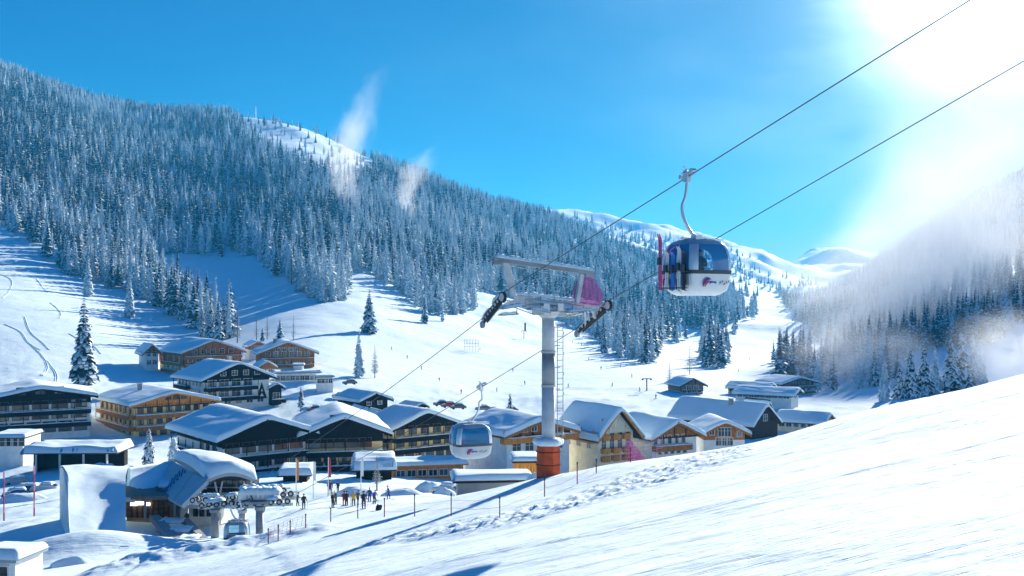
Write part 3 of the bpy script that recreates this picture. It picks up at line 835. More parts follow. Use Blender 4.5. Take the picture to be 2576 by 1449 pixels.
def house(label, cat, near, right, left, base, eave, apex, Y, phi, lower, upper, split=None, T=.9, ov=1.6, ovf=1.6,
          front=(), side=(), bal=(), sbal=(), bm=None, winstyle='white', name='hotel', chimney=(), rail=True, verge=None, logo=None, group=None, ridge_y=.5, L=None, sink=5):
    c, s = math.cos(math.radians(phi)), math.sin(math.radians(phi))
    u0 = near / PXV; k0 = (u0 - 512) / 1000; kr = (right / PXV - 512) / 1000; kl = (left / PXV - 512) / 1000
    X0 = k0 * Y
    W = (kr * Y - X0) / (c - kr * s)
    if L is None: L = (X0 - kl * Y) / (s + kl * c)
    zb = -(base / PXV - HZ) / 1000 * Y
    He = (base - eave) * Y / 1000 / PXV
    Ya = Y + W / 2 * s
    Hr = -(apex / PXV - HZ) / 1000 * Ya - zb - T * .8
    Z = lambda vy: (base - vy) * Y / 1000 / PXV
    g = gz(X0, Y); sk = max(sink, zb - g + 2)
    print('%-60s W %.1f L %.1f He %.1f Hr %.1f ground %.1f base %.1f' % (label[:60], W, L, He, Hr, g, zb))
    e = empty(name, (X0, Y, zb), math.radians(phi), label, cat, group)
    zs = Z(split) if split else He
    # walls
    b = MB(); b.prism([(0, -sk), (W, -sk), (W, min(zs, He)), (0, min(zs, He))], 0, L)
    b.build('wall', lower, e)
    sl = (Hr - He) / (W / 2)
    b = MB(); zt = min(zs, He)
    b.prism([(-.05, zt), (W + .05, zt), (W + .05, He), (W / 2, Hr), (-.05, He)], -.05, L + .05)
    b.build('gable', upper, e)
    if ov > 1.0 and verge is None:
        b = MB(); zz = zt + .05
        nb = max(3, int(W / 2.6))
        for i in range(nb + 1):
            x = W * i / nb; b.box(x - .12, x + .12, -.13, -.05, zt, He + (W / 2 - abs(x - W / 2)) * sl - .1)
        b.box(-.1, W + .1, -.16, -.05, zt - .12, zt + .16)
        b.build('timber_frame', T_BLACK if upper is T_BLACK else T_DARK, e)
    # roof deck with verge boards, then the snow
    b = MB(); th = .26
    b.prism([(-ov, He - sl * ov + .02), (W / 2, Hr + .02), (W + ov, He - sl * ov + .02), (W + ov, He - sl * ov + th), (W / 2, Hr + th), (-ov, He - sl * ov + th)], -ovf, L + ovf * .6)
    rf = b.build('roof', T_DARK if upper is not T_BLACK else T_BLACK, e)
    b = MB()
    for sx in (-1, 1):
        x0 = W / 2; x1 = W / 2 + sx * (W / 2 + ov + .05); z0 = Hr; z1 = He - sl * ov
        p = [(x0, z0 - .22), (x1, z1 - .22), (x1, z1 + .3), (x0, z0 + .3)]
        if sx > 0: p = p[::-1]
        b.prism(p, -ovf - .07, -ovf)
    # rafters under the eave
    nr = max(4, int(L / 1.6))
    for i in range(nr):
        y = -ovf + .3 + i * (L + ovf) / nr
        b.beam((-ov + .05, y, He - sl * ov - .06), (.3, y, He - sl * -.3 - .1), .14, .16)
    b.build('verge_board', verge or upper if upper not in (T_GREY,) else T_DARK, e)
    so = snow_on_gable(W, L, ov, ovf, He + .26, Hr + .26, T * .82, int(near * 3 + base)).build('snow_cover', SNOWR, rf, smooth=True)
    for cx, cy in chimney:
        zc = Hr - abs(cx * W - W / 2) * sl
        b = MB(); b.box(cx * W - .45, cx * W + .45, cy * L - .45, cy * L + .45, zc, zc + T + 1.7)
        b.box(cx * W - .6, cx * W + .6, cy * L - .6, cy * L + .6, zc + T + 1.7, zc + T + 1.85)
        ch = b.build('chimney', PLASTER_G, rf)
    for (vy, n, w, h, x0, x1) in front:
        for i in range(n):
            x = W * (x0 + (x1 - x0) * (i + .5) / n)
            put_window(e, x, -.06 if Z(vy) > zs - .1 else 0, Z(vy) + .25, w * 1.12, h * 1.22, winstyle)
    for (vy, n, w, h, y0, y1) in side:
        for i in range(n):
            y = L * (y0 + (y1 - y0) * (i + .5) / n)
            put_window(e, -.06 if Z(vy) > zs - .1 else 0, y, Z(vy) + .25, w * 1.1, h * 1.2, winstyle, math.radians(-90))
    bm = bm or upper
    for (vy, x0, x1) in bal: balcony(e, W * x0, W * x1, 0, Z(vy), 1.3, bm, snowy=rail, posts=ov > 1.2 and True)
    for (vy, y0, y1) in sbal: balcony(e, L * y0, L * y1, 0, Z(vy), 1.2, bm, rz=math.radians(-90), snowy=rail)
    e['w'] = W; e['l'] = L
    return e, W, L, He, Hr, Z

# --- big hotels (numbers are positions read from the photograph)
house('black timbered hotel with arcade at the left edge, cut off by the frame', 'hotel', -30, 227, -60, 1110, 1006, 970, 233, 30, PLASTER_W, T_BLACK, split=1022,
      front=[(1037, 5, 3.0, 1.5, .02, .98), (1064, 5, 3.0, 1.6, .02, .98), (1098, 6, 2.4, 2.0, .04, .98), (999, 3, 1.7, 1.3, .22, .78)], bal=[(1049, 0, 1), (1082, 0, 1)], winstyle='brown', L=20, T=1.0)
house('orange brown wood hotel with pale side wall behind the station', 'hotel', 337, 532, 251, 1103, 1019, 981, 243, 40, PLASTER_Y, T_ORANGE, split=1027,
      front=[(1043, 8, 1.2, 1.5, .02, .98), (1072, 8, 1.2, 1.5, .02, .98), (1101, 7, 1.3, 1.6, .04, .96), (1013, 3, 1.2, 1.2, .38, .68)],
      side=[(1045, 7, 1.0, 1.5, .03, .97), (1073, 7, 1.0, 1.5, .03, .97), (1099, 6, 1.0, 1.4, .03, .97)],
      bal=[(1054, 0, 1), (1083, 0, 1)], sbal=[(1055, .0, .98), (1084, 0, .98)], bm=T_BROWN, winstyle='brown', chimney=[(.3, .5)])
e3, W3, L3, He3, Hr3, Z3 = house('black and white hotel with a dark triangle sign on its facade', 'hotel', 513, 676, 446, 1027, 955, 909, 275, 40, PLASTER_W, T_BLACK, split=962,
      front=[(977, 4, 2.2, 1.5, .03, .76), (1003, 4, 2.2, 1.5, .03, .76), (1022, 5, 1.6, 1.5, .1, .95), (950, 4, 1.3, 1.1, .2, .9)],
      side=[(976, 7, .8, 1.6, .06, .96), (1000, 6, .9, 1.4, .06, .96)], bal=[(984, 0, .8), (1010, 0, .8)], sbal=[(984, .5, 1)], chimney=[(.65, .6)])
# triangle sign with pale emblem
b = MB(); x = W3 * .885
b.prism([(x - 1.6, Z3(1012)), (x + 1.6, Z3(1012)), (x, Z3(970))], -.22, -.06); sg = b.build('sign', T_BLACK, e3)
b = MB(); b.prism([(x - .6, Z3(1006)), (x + .6, Z3(1006)), (x, Z3(997))], -.27, -.22); b.prism([(x - .35, Z3(993)), (x + .35, Z3(993)), (x, Z3(986))], -.27, -.22); b.build('emblem', FRAME_W, sg)
e3['sign'] = 1
# dark side wing right of that hotel
house('dark balconied wing right of the black and white hotel', 'building', 682, 708, 676, 1027, 975, 962, 287, 30, T_BLACK, T_BLACK, ov=.9, ovf=.9, T=.6, front=[(1006, 1, 1.6, 1.4, .1, .9)], bal=[(1012, 0, 1.3)], L=10)
house('upper left brown hotel high on the slope', 'hotel', 462, 606, 400, 952, 887, 853, 365, 38, PLASTER_C, T_BROWN, split=918,
      front=[(893, 5, 1.6, 1.3, .1, .9), (914, 6, 1.6, 1.4, .03, .97), (935, 6, 1.6, 1.4, .03, .97), (950, 6, 1.6, 1.3, .03, .97)],
      side=[(912, 4, 1.1, 1.4, .05, .95), (931, 4, 1.1, 1.4, .05, .95)], bal=[(903, 0, 1), (924, 0, 1), (944, 0, 1)], sbal=[(920, 0, .8), (939, 0, .8)], T=.9)
house('pale wing with its own small brown gable at the left end of the upper hotel', 'building', 366, 398, 360, 946, 884, 864, 378, 28, PLASTER_W, T_BROWN, split=887, T=.7, ov=1.5,
      front=[(898, 2, 1.3, 1.3, .05, .95), (919, 2, 1.3, 1.3, .05, .95)], L=18)
house('upper right brown hotel high on the slope with a broad flat gable', 'hotel', 657, 789, 640, 925, 888, 857, 350, 20, PLASTER_C, T_BROWN, split=919,
      front=[(899, 6, 1.3, 1.3, .05, .95), (917, 7, 1.3, 1.4, .03, .97), (886, 4, 1.3, 1.1, .25, .75)], bal=[(908, 0, 1), (924, .0, 1)], T=.8, L=18, chimney=[(.3, .4)])
house('little brown gabled annex below the upper right hotel', 'building', 655, 690, 650, 950, 923, 907, 332, 25, PLASTER_W, T_BROWN, split=930, T=.6, ov=.9, ovf=.9, front=[(945, 2, 1.2, 1.5, .05, .95)], L=9)
house('small twin roofed brown house behind the upper hotels', 'house', 628, 668, 620, 885, 871, 857, 395, 25, PLASTER_W, T_BROWN, split=880, T=.6, ov=1.0, front=[(881, 3, 1.2, 1.2, .05, .95)], L=10)
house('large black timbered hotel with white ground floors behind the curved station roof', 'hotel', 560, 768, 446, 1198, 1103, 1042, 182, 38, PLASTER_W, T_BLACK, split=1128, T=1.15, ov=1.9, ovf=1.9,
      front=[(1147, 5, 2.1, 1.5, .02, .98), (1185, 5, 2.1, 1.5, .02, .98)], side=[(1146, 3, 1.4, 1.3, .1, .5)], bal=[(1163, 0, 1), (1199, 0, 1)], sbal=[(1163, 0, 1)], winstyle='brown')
house('yellow hotel under a black gable behind the flagpoles', 'hotel', 770, 962, 760, 1200, 1092, 1041, 192, 14, PLASTER_Y, T_BLACK, split=1114, T=1.0, ov=1.7,
      front=[(1132, 5, 2.0, 1.4, .02, .86), (1169, 5, 2.0, 1.6, .02, .98), (1196, 5, 1.8, 1.8, .05, .95), (1063, 2, .9, .8, .3, .5)], bal=[(1148, 0, 1), (1184, 0, .9)], winstyle='brown', L=24)
house('cream hotel with black gable and long dark balconies behind the far cabin', 'hotel', 986, 1148, 918, 1170, 1080, 1029, 220, 36, PLASTER_Y, T_BLACK, split=1081, T=1.0,
      front=[(1099, 5, 1.7, 1.5, .03, .97), (1129, 5, 1.7, 1.5, .03, .97), (1162, 6, 1.7, 1.7, .03, .97)], side=[(1100, 2, 1.5, 1.5, .05, .6), (1130, 2, 1.5, 1.5, .05, .6)],
      winstyle='brown', bal=[(1112, 0, 1), (1141, 0, 1.02)], sbal=[(1112, 0, 1), (1141, 0, 1)])
for i, (a, r_, ap) in enumerate(((917, 938, 1020), (938, 966, 1028))):
    house(['left', 'right'][i] + ' hand pointed dormer roof standing behind the cream hotel', 'house', a, r_, a - 6, 1072, ap + 24, ap, 238 - i * 4, 30, T_BLACK, T_BLACK, T=.5, ov=.6, ovf=.6, L=9, name='dormer_house')
house('dark timber barn with broad snowy roof behind the yellow hotel', 'barn', 908, 975, 846, 1030, 1009, 985, 262, 40, T_BLACK, T_BLACK, T=.8, ov=1.2, ovf=1.0, front=[(1023, 2, 1.2, 1.0, .1, .9)], L=12, name='barn')
house('tiny snow buried hut beyond the cream hotel', 'hut', 1046, 1070, 1020, 1034, 1024, 1011, 275, 40, T_BLACK, T_BLACK, T=.6, ov=.8, ovf=.8, L=7, name='hut')
# --- chalets on the right
house('pale blue chalet with orange balcony and huge snow roof behind the lift tower', 'chalet', 1275, 1432, 1248, 1172, 1094, 1046, 178, 32, PLASTER_W, T_BROWN, split=1107, T=1.1, ov=1.3,
      front=[(1142, 2, 1.5, 1.2, .05, .45), (1142, 1, 1.2, 1.2, .72, .95), (1093, 2, 1.0, .9, .2, .5)], bal=[(1113, -.1, 1.1)], bm=T_ORANGE, L=15)
e_, W_, L_h, He_, Hr_, Zf = house('tall cream chalet with steep orange gable and orange flower balconies', 'chalet', 1505, 1592, 1428, 1162, 1092, 1018, 186, 30, PLASTER_C, PLASTER_C, split=1040, T=1.0, ov=1.3, ovf=1.8, verge=T_ORANGE,
      front=[(1083, 4, .8, 1.5, .04, .96), (1103, 4, .8, 1.5, .04, .96), (1135, 4, .8, 1.5, .04, .96), (1062, 2, .8, 1.2, .35, .65)], side=[(1135, 3, 1.1, 1.2, .1, .9)], sbal=[(1113, .0, .9)],
      bm=T_ORANGE, L=13)
for vy in (1106, 1140, 1160):
    for xx in (.16, .46, .76): balcony(e_, W_ * xx - .7, W_ * xx + .75, 0, Zf(vy), .9, T_ORANGE, snowy=False, h=.9, posts=False)
for xx in (.33, .62, .93):
    pass
house('white chalet with low brown gable and long white balcony', 'chalet', 1640, 1752, 1594, 1150, 1100, 1052, 192, 26, PLASTER_W, T_BROWN, split=1104, T=1.0, ov=1.2,
      front=[(1122, 5, .7, 1.3, .0, .78), (1148, 5, .7, .8, .1, .8)], side=[(1122, 1, 1.2, 1.3, .3, .8)], bal=[(1133, 0, .82)], bm=T_BROWN, L=14)
house('small brown and white chalet with paired windows at the edge of the piste', 'chalet', 1771, 1873, 1765, 1132, 1089, 1056, 200, 4, PLASTER_W, T_BROWN, split=1107, T=.7, ov=1.0, ovf=1.2,
      front=[(1101, 2, 1.1, 1.4, .34, .66), (1097, 1, .8, .9, .12, .26), (1102, 1, .8, .9, .78, .96), (1124, 3, 1.1, 1.2, .3, .7)], L=11)
house('steep dark gable of a long snow covered hall', 'hall', 1892, 1956, 1722, 1090, 1071, 1014, 248, 42, T_DARK, T_DARK, T=.9, ov=.7, ovf=.9, front=[(1065, 1, 1.4, 1.2, .3, .7)], chimney=[(.35, .35)], name='hall', L=26)
house('small steep dark dormer just behind the long hall', 'house', 1921, 1942, 1915, 1070, 1040, 1003, 262, 30, T_DARK, T_DARK, T=.6, ov=.5, ovf=.7, L=8, name='dormer_house')
house('long low cream house with narrow brown gable at its right end', 'house', 2072, 2092, 1952, 1084, 1066, 1036, 262, 62, PLASTER_C, T_BROWN, T=.9, ov=.9, ovf=.9, side=[(1080, 6, 1.2, 1.1, .05, .95)], split=1070, name='long_house')
house('grey wood house alone above the village', 'house', 1712, 1768, 1703, 992, 969, 951, 345, 14, PLASTER_G, T_GREY, split=984, T=.35, ov=1.1, front=[(983, 2, 1.3, 1.2, .2, .85), (990, 4, 1.2, .8, .05, .95)], L=11)
house('low white house with long flat snow roof, lower of the two', 'house', 1990, 2008, 1850, 1012, 996, 975, 320, 62, PLASTER_W, T_DARK, T=1.0, ov=1.0, side=[(1005, 9, 1.5, 1.3, .03, .97)], name='long_house', split=1000)
house('low house with flat snow roof behind the other one', 'house', 1926, 1942, 1832, 995, 979, 962, 350, 62, PLASTER_G, T_DARK, T=1.0, ov=1.0, side=[(990, 6, 1.5, 1.3, .03, .97)], name='long_house', split=985)
house('shaded chalet farthest back below the misty grove', 'chalet', 1965, 2046, 1930, 1000, 966, 947, 385, 30, PLASTER_W, T_GREY, split=972, T=.8, ov=1.4,
      front=[(975, 5, 1.3, 1.2, .05, .95), (987, 5, 1.3, 1.2, .05, .95)], bal=[(979, 0, 1), (992, 0, 1)], L=12)

def flat_building(label, cat, vx0, vx1, top, bot, Y, depth, yaw, wallm, T=.6, ov=.5, wins=(), name='building', slope=0.0, fascia=None, posts=0, openf=False, bank=True):
    c, s = math.cos(math.radians(yaw)), math.sin(math.radians(yaw))
    k0 = (vx0 / PXV - 512) / 1000; k1 = (vx1 / PXV - 512) / 1000; X0 = k0 * Y
    W = (k1 * Y - X0) / (c - k1 * s); zb = -(bot / PXV - HZ) / 1000 * Y; H = (bot - top) / PXV / 1000 * Y - T
    e = empty(name, (X0, Y, zb), math.radians(yaw), label, cat)
    if openf:
        b = MB(); b.box(0, W, depth * .75, depth, -5, H); b.box(0, .3, depth * .3, depth * .75, -5, H); b.build('wall', wallm, e)
        for i in range(posts):
            b = MB(); x = W * (i + .3) / (posts - .4 + .0); b.box(x - .15, x + .15, .3, .6, -5, H); b.build('post', PLASTER_W, e)
    else:
        b = MB(); b.box(0, W, 0, depth, -5, H); b.build('wall', wallm, e)
    b = MB(); b.box(-ov, W + ov, -ov, depth + ov, H, H + .25); rf = b.build('roof', fascia or T_DARK, e)
    P = []
    ph = (vx0 * .37) % 30
    for i in range(26):
        row = []
        for j in range(14):
            fx = i / 25; fy = j / 13; d = min(fx, 1 - fx) * (W + 2 * ov) ; d2 = min(fy, 1 - fy) * (depth + 2 * ov); d = min(d, d2)
            ee = math.sqrt(max(0, 1 - (1 - min(d / .6, 1)) ** 2))
            x = -ov - .1 + fx * (W + 2 * ov + .2); y = -ov - .1 + fy * (depth + 2 * ov + .2)
            row.append((x, y, H + .26 + slope * fy * depth + T * ee * (1 + .5 * float(fbm(np.array([x * .2 + ph]), np.array([y * .3]), 3)[0]))))
        P.append(row)
    b = MB(); b.slab([list(reversed(r)) for r in P], T * .0 + .02)
    b.box(-ov, W + ov, -ov, depth + ov, H + .255, H + .30)
    b.build('snow_cover', SNOWR, rf, smooth=True)
    for (z, n, w, h, a, b_) in wins:
        for i in range(n): put_window(e, W * (a + (b_ - a) * (i + .5) / n), 0, z, w, h, 'white')
    return e, W, H
flat_building('long open car shelter under a thick snow roof in front of the left hotels', 'shelter', 70, 285, 1126, 1166, 192, 8, 2, T_BLACK, T=1.2, ov=1.0, openf=True, posts=4, name='car_shelter')
flat_building('small white flat roofed building left of the car shelter', 'building', -25, 58, 1096, 1130, 205, 9, 4, PLASTER_W, T=.6, wins=[(.6, 3, 2.2, 1.5, .35, .98)])
flat_building('snowed in terrace bar with yellow awning front below the cream hotel', 'building', 985, 1165, 1166, 1204, 172, 6, 12, T_ORANGE, T=.6, ov=.8, wins=[(.3, 6, 1.4, 1.0, .05, .95)], fascia=T_ORANGE)
flat_building('round topped bar roof under blue shaded snow beside the small larch', 'building', 896, 985, 1160, 1206, 160, 7, 8, T_BLACK, T=1.6, ov=.8)
flat_building('snow topped kiosk in front of the large black hotel', 'kiosk', 712, 772, 1182, 1216, 158, 5, 6, T_BLACK, T=1.0, ov=.8)
flat_building('low shed with pale shutters half buried in front of the lift tower', 'shed', 1152, 1330, 1203, 1246, 92, 3.5, 6, PLASTER_G, T=.4, ov=.5, name='shed')
flat_building('white row of garages below the far cable car cabin', 'building', 1155, 1256, 1134, 1172, 200, 5, 10, PLASTER_W, T=.8, wins=[(.5, 6, 1.3, 1.5, .03, .97)])
flat_building('orange terrace hut at the left foot of the red tower base', 'hut', 1297, 1352, 1156, 1190, 112, 4, 4, T_ORANGE, T=.35, ov=.4, name='hut')
flat_building('white terrace building below the upper right brown hotel', 'building', 690, 806, 936, 962, 322, 8, 16, PLASTER_W, T=.5, wins=[(.6, 9, 1.5, 1.4, .03, .97)], name='terrace_building')
flat_building('narrow white stair tower on the upper right brown hotel', 'building', 738, 762, 917, 946, 330, 5, 10, PLASTER_W, T=.4, wins=[(1.0, 2, 1.2, 1.0, .1, .9)], name='stair_tower')
flat_building('white annex with dark windows at the right end of the terrace building', 'building', 796, 838, 946, 968, 310, 6, 12, PLASTER_W, T=.4, wins=[(.5, 4, 1.1, 1.3, .05, .95)], name='annex')
flat_building('snow roofed building corner with small dark window at the lower left corner', 'building', -60, 38, 1392, 1470, 66, 3, -8, PLASTER_W, T=.5, ov=.25, wins=[(.65, 1, .8, .6, .62, .74)], fascia=TIN)
# ------------------------------------------------------------------ cable car line
GALV = mat('galvanised_steel', (.50, .53, .55), .55, metal=.1, var=.18, vscale=1.3)
GALV2 = mat('galvanised_patch', (.25, .28, .30), .6, metal=.15, var=.25, vscale=1.0)
REDPAD = mat('red_padding', (.60, .085, .020), .75, var=.22, vscale=2.2, bump=.03, bscale=3)
RUBBER = mat('rubber', (.02, .02, .022), .8)
CABLE = mat('steel_cable', (.045, .05, .055), .5, metal=.5)
MAG = glass_mat('magenta_net_or_flare', (.93, .72, .90), .30, .7, (.50, .16, .36))  # tint of the lens flare at the tower head, also the fence sheet
PINK = mat('pink_cloth', (.62, .10, .26), .8)
CABW = mat('cabin_white', (.74, .75, .76), .3, coat=.4)
CABG = mat('cabin_grey', (.42, .45, .48), .35, metal=.3, coat=.3)
CABS = mat('cabin_silver', (.64, .67, .70), .3, metal=.6)
CABD = mat('cabin_dark', (.03, .05, .07), .45)
GLASS = glass_mat('cabin_glass', (.62, .86, .97), .14, .04, (.03, .20, .42))
PURP = mat('logo_purple', (.10, .03, .22), .6)
LRED = mat('logo_red', (.55, .03, .10), .6)
LBLUE = mat('logo_blue', (.02, .10, .40), .6)

TB = Vector((2.0, 55.0, 0)); TB.z = -(1203 / PXV - HZ) / 1000 * 55
PA = Vector((.84, .545, 0)); RA = Vector((-.545, .84, 0))     # across the line, along the line (downhill)
def TPt(vx, vy, b=0.0):
    """a point of the upright plane through the tower that is seen at (vx, vy); b metres along the line"""
    k = (vx / PXV - 512) / 1000
    x0 = TB.x + RA.x * b; y0 = TB.y + RA.y * b
    a = (k * y0 - x0) / (PA.x - k * PA.y)
    y = y0 + PA.y * a
    return Vector((x0 + PA.x * a, y, -(vy / PXV - HZ) / 1000 * y))
tw = empty('lift_tower', TB, 0, 'tall grey steel cable car tower with red padded foot in the middle of the view', 'lift tower')
def tpart(b, name, m, parent=None, smooth=False):
    b.v = [tuple(Vector(v) - TB) for v in b.v]
    return b.build(name, m, parent or tw, smooth)
def snowcap(b, p0, p1, w, h):
    p0 = Vector(p0); p1 = Vector(p1); n = max(2, int((p1 - p0).length / .16)); d = (p1 - p0).normalized(); a = d.cross(Vector((0, 0, 1))).normalized()
    rows = []
    for i in range(n + 1):
        p = p0.lerp(p1, i / n); e = 0.15 if i in (0, n) else 1; hh = h * e * (.6 + .7 * random.random()); ww = w * (.9 + .2 * random.random())
        rows.append([p - a * ww / 2, p - a * ww * .42 + Vector((0, 0, hh * .8)), p + Vector((0, 0, hh)), p + a * ww * .42 + Vector((0, 0, hh * .8)), p + a * ww / 2])
    b.grid(rows)
    return b
topz = -(786 / PXV - HZ) / 1000 * 55
b = MB(); b.tube([(TB.x, TB.y, -9.0), (TB.x, TB.y, -4.6)], [.37, .365], 28); tpart(b, 'pole', GALV, smooth=True)
b = MB(); b.tube([(TB.x, TB.y, -4.6), (TB.x, TB.y, -2.75)], [.362, .358], 28); tpart(b, 'pole', GALV2, smooth=True)
b = MB(); b.tube([(TB.x, TB.y, -2.75), (TB.x, TB.y, topz)], [.358, .35], 28); tpart(b, 'pole', GALV, smooth=True)
b = MB()
for z in (-4.6, -2.75): b.tube([(TB.x, TB.y, z - .05), (TB.x, TB.y, z + .05)], .40, 28)
b.tube([(TB.x, TB.y, topz - .32), (TB.x, TB.y, topz - .1), (TB.x, TB.y, topz + .06)], [.36, .60, .66], 28); tpart(b, 'flange', GALV)
# red padded foot: eight sided, snow on its rim
pb = []
for z, r in ((-11.2, .70), (-9.4, .70), (-7.72, .68)):
    pb.append([(TB.x + r * math.cos(t + .35) * 1.0, TB.y + r * math.sin(t + .35), z) for t in [k * math.pi / 4 for k in range(9)]])
b = MB(); b.grid([list(reversed(q)) for q in pb]); b.add(pb[-1][:8], [tuple(range(8))]); tpart(b, 'padding', REDPAD)
b = MB()
for z in (-8.9, -8.2): b.tube([(TB.x + .71 * math.cos(t + .35), TB.y + .71 * math.sin(t + .35), z) for t in [k * math.pi / 4 for k in range(9)]], .02, 5)
tpart(b, 'strap', T_DARK)
rows = []
for i in range(33):
    t = i / 32 * 6.2832; q = 1 + .07 * math.sin(5 * t) + .05 * math.sin(11 * t)
    rows.append([(TB.x + r * q * math.cos(t), TB.y + r * q * math.sin(t), z + dz * q) for r, z, dz in ((.72, -7.85, 0), (.80, -7.75, 0), (.79, -7.6, 0), (.70, -7.56, .05), (.36, -7.52, .08))])
b = MB(); b.grid([list(reversed(r)) for r in rows]); tpart(b, 'snow_cover', SNOWR, smooth=True)
# ladder with safety rail, right of the pole
lx = PA * .62 - RA * .25
for k in range(1):
    base = TB + lx
    b = MB()
    for s in (-.19, .19):
        q = base + PA * s; b.tube([(q.x, q.y, -7.6), (q.x, q.y, -1.2)], .022, 5)
    tpart(b, 'ladder_rail', GALV2)
    z = -7.5
    while z < -1.2:
        b = MB(); q0 = base - PA * .19; q1 = base + PA * .19
        b.tube([(q0.x, q0.y, z), (q1.x, q1.y, z)], .018, 5); tpart(b, 'rung', GALV2)
        z += .33
    b = MB()
    for z in (-7.2, -6.0, -4.8, -3.6, -2.4, -1.4): b.tube([TB + Vector((0, 0, z - TB.z)), base + Vector((0, 0, z - TB.z))], .02, 5)
    tpart(b, 'ladder_bracket', GALV2)
    b = MB()
    for i in range(12):
        z = -7.3 + i * .55
        if i % 2 == 0: b.box(base.x + .12, base.x + .2, base.y - .3, base.y - .2, z, z + .16)
    tpart(b, 'snow_cover', SNOWR)
# upper lifting beam with snow on top, two leaning uprights
_T = TPt
def TPt(vx, vy, b=0.0): return _T(vx, vy, b - .75)
bl, br = TPt(1241, 652), TPt(1492, 687)
b = MB(); b.beam(bl, br, .26, .24); b.beam(TPt(1241, 662), TPt(1260, 664), .3, .12); b.beam(TPt(1470, 690), TPt(1492, 693), .3, .2); tpart(b, 'lifting_beam', GALV2)
b = MB(); snowcap(b, bl + Vector((0, 0, .1)), br + Vector((0, 0, .1)), .34, .20); tpart(b, 'snow_cover', SNOWR, smooth=True)
b = MB(); b.beam(TPt(1272, 660), TPt(1291, 745), .20, .24); tpart(b, 'upright', GALV)
b = MB(); b.beam(TPt(1463, 690), TPt(1451, 762), .20, .24); tpart(b, 'upright', GALV)
b = MB(); b.tube([TPt(1280, 668), TPt(1440, 699)], .02, 5); b.tube([TPt(1284, 665, -.1), TPt(1296, 742, -.1)], .02, 5); tpart(b, 'brace', GALV)
TPt = _T
# head: cross beams, walkways, plates under snow
b = MB()
b.beam(TPt(1296, 752), TPt(1500, 776), .34, .36); b.beam(TPt(1330, 772), TPt(1440, 786), .9, .16)
b.beam(TPt(1350, 785), TPt(1410, 790), .9, .3)
tpart(b, 'crossarm', GALV)
b = MB()
for (p, q, w) in (((1300, 747), (1500, 770), .42), ((1325, 766), (1445, 781), .9), ((1350, 760), (1380, 763), .5)): snowcap(b, TPt(*p) + Vector((0, 0, .14)), TPt(*q) + Vector((0, 0, .14)), w, .17)
tpart(b, 'snow_cover', SNOWR, smooth=True)
for (p, q, off) in (((1262, 777), (1318, 768), -.9), ((1258, 793), (1300, 790), .8), ((1330, 778), (1380, 786), -1.0), ((1425, 786), (1500, 778), -1.0), ((1416, 800), (1462, 792), .9), ((1405, 775), (1450, 780), -.7)):
    a, c_ = TPt(*p, off), TPt(*q, off)
    b = MB(); b.beam(a, c_, .42, .06); tpart(b, 'walkway', GALV2)
    b = MB(); snowcap(b, a + Vector((0, 0, .03)), c_ + Vector((0, 0, .03)), .46, .14); tpart(b, 'snow_cover', SNOWR, smooth=True)
b = MB()
for (p, q) in (((1285, 770), (1345, 792)), ((1500, 776), (1412, 800)), ((1300, 778), (1300, 792)), ((1330, 735), (1333, 752)), ((1360, 745), (1360, 760)), ((1395, 748), (1396, 766)), ((1420, 790), (1445, 800))):
    b.tube([TPt(*p, -.3), TPt(*q, -.3)], .03, 6)
for off in (-.95, .95):
    b.tube([TPt(1320, 752, off), TPt(1470, 770, off)], .022, 5)
    for vx in (1322, 1360, 1400, 1440, 1468): b.tube([TPt(vx, 752 + (vx - 1320) * .12, off), TPt(vx, 775 + (vx - 1320) * .12, off)], .02, 5)
tpart(b, 'handrail', GALV2)
b = MB(); b.box(TB.x - .28, TB.x + .05, TB.y - .7, TB.y - .4, topz - .1, topz + .5); b.box(TB.x + .5, TB.x + .8, TB.y - .7, TB.y - .5, topz + .1, topz + .5); tpart(b, 'control_box', CABW)
b = MB(); b.tube([TPt(1321, 812), TPt(1321, 832)], .05, 6); tpart(b, 'hook', METAL)
b = MB(); b.beam(TPt(1321, 780, -.4), TPt(1321, 812, -.4), .03, .03); tpart(b, 'chain', METAL)
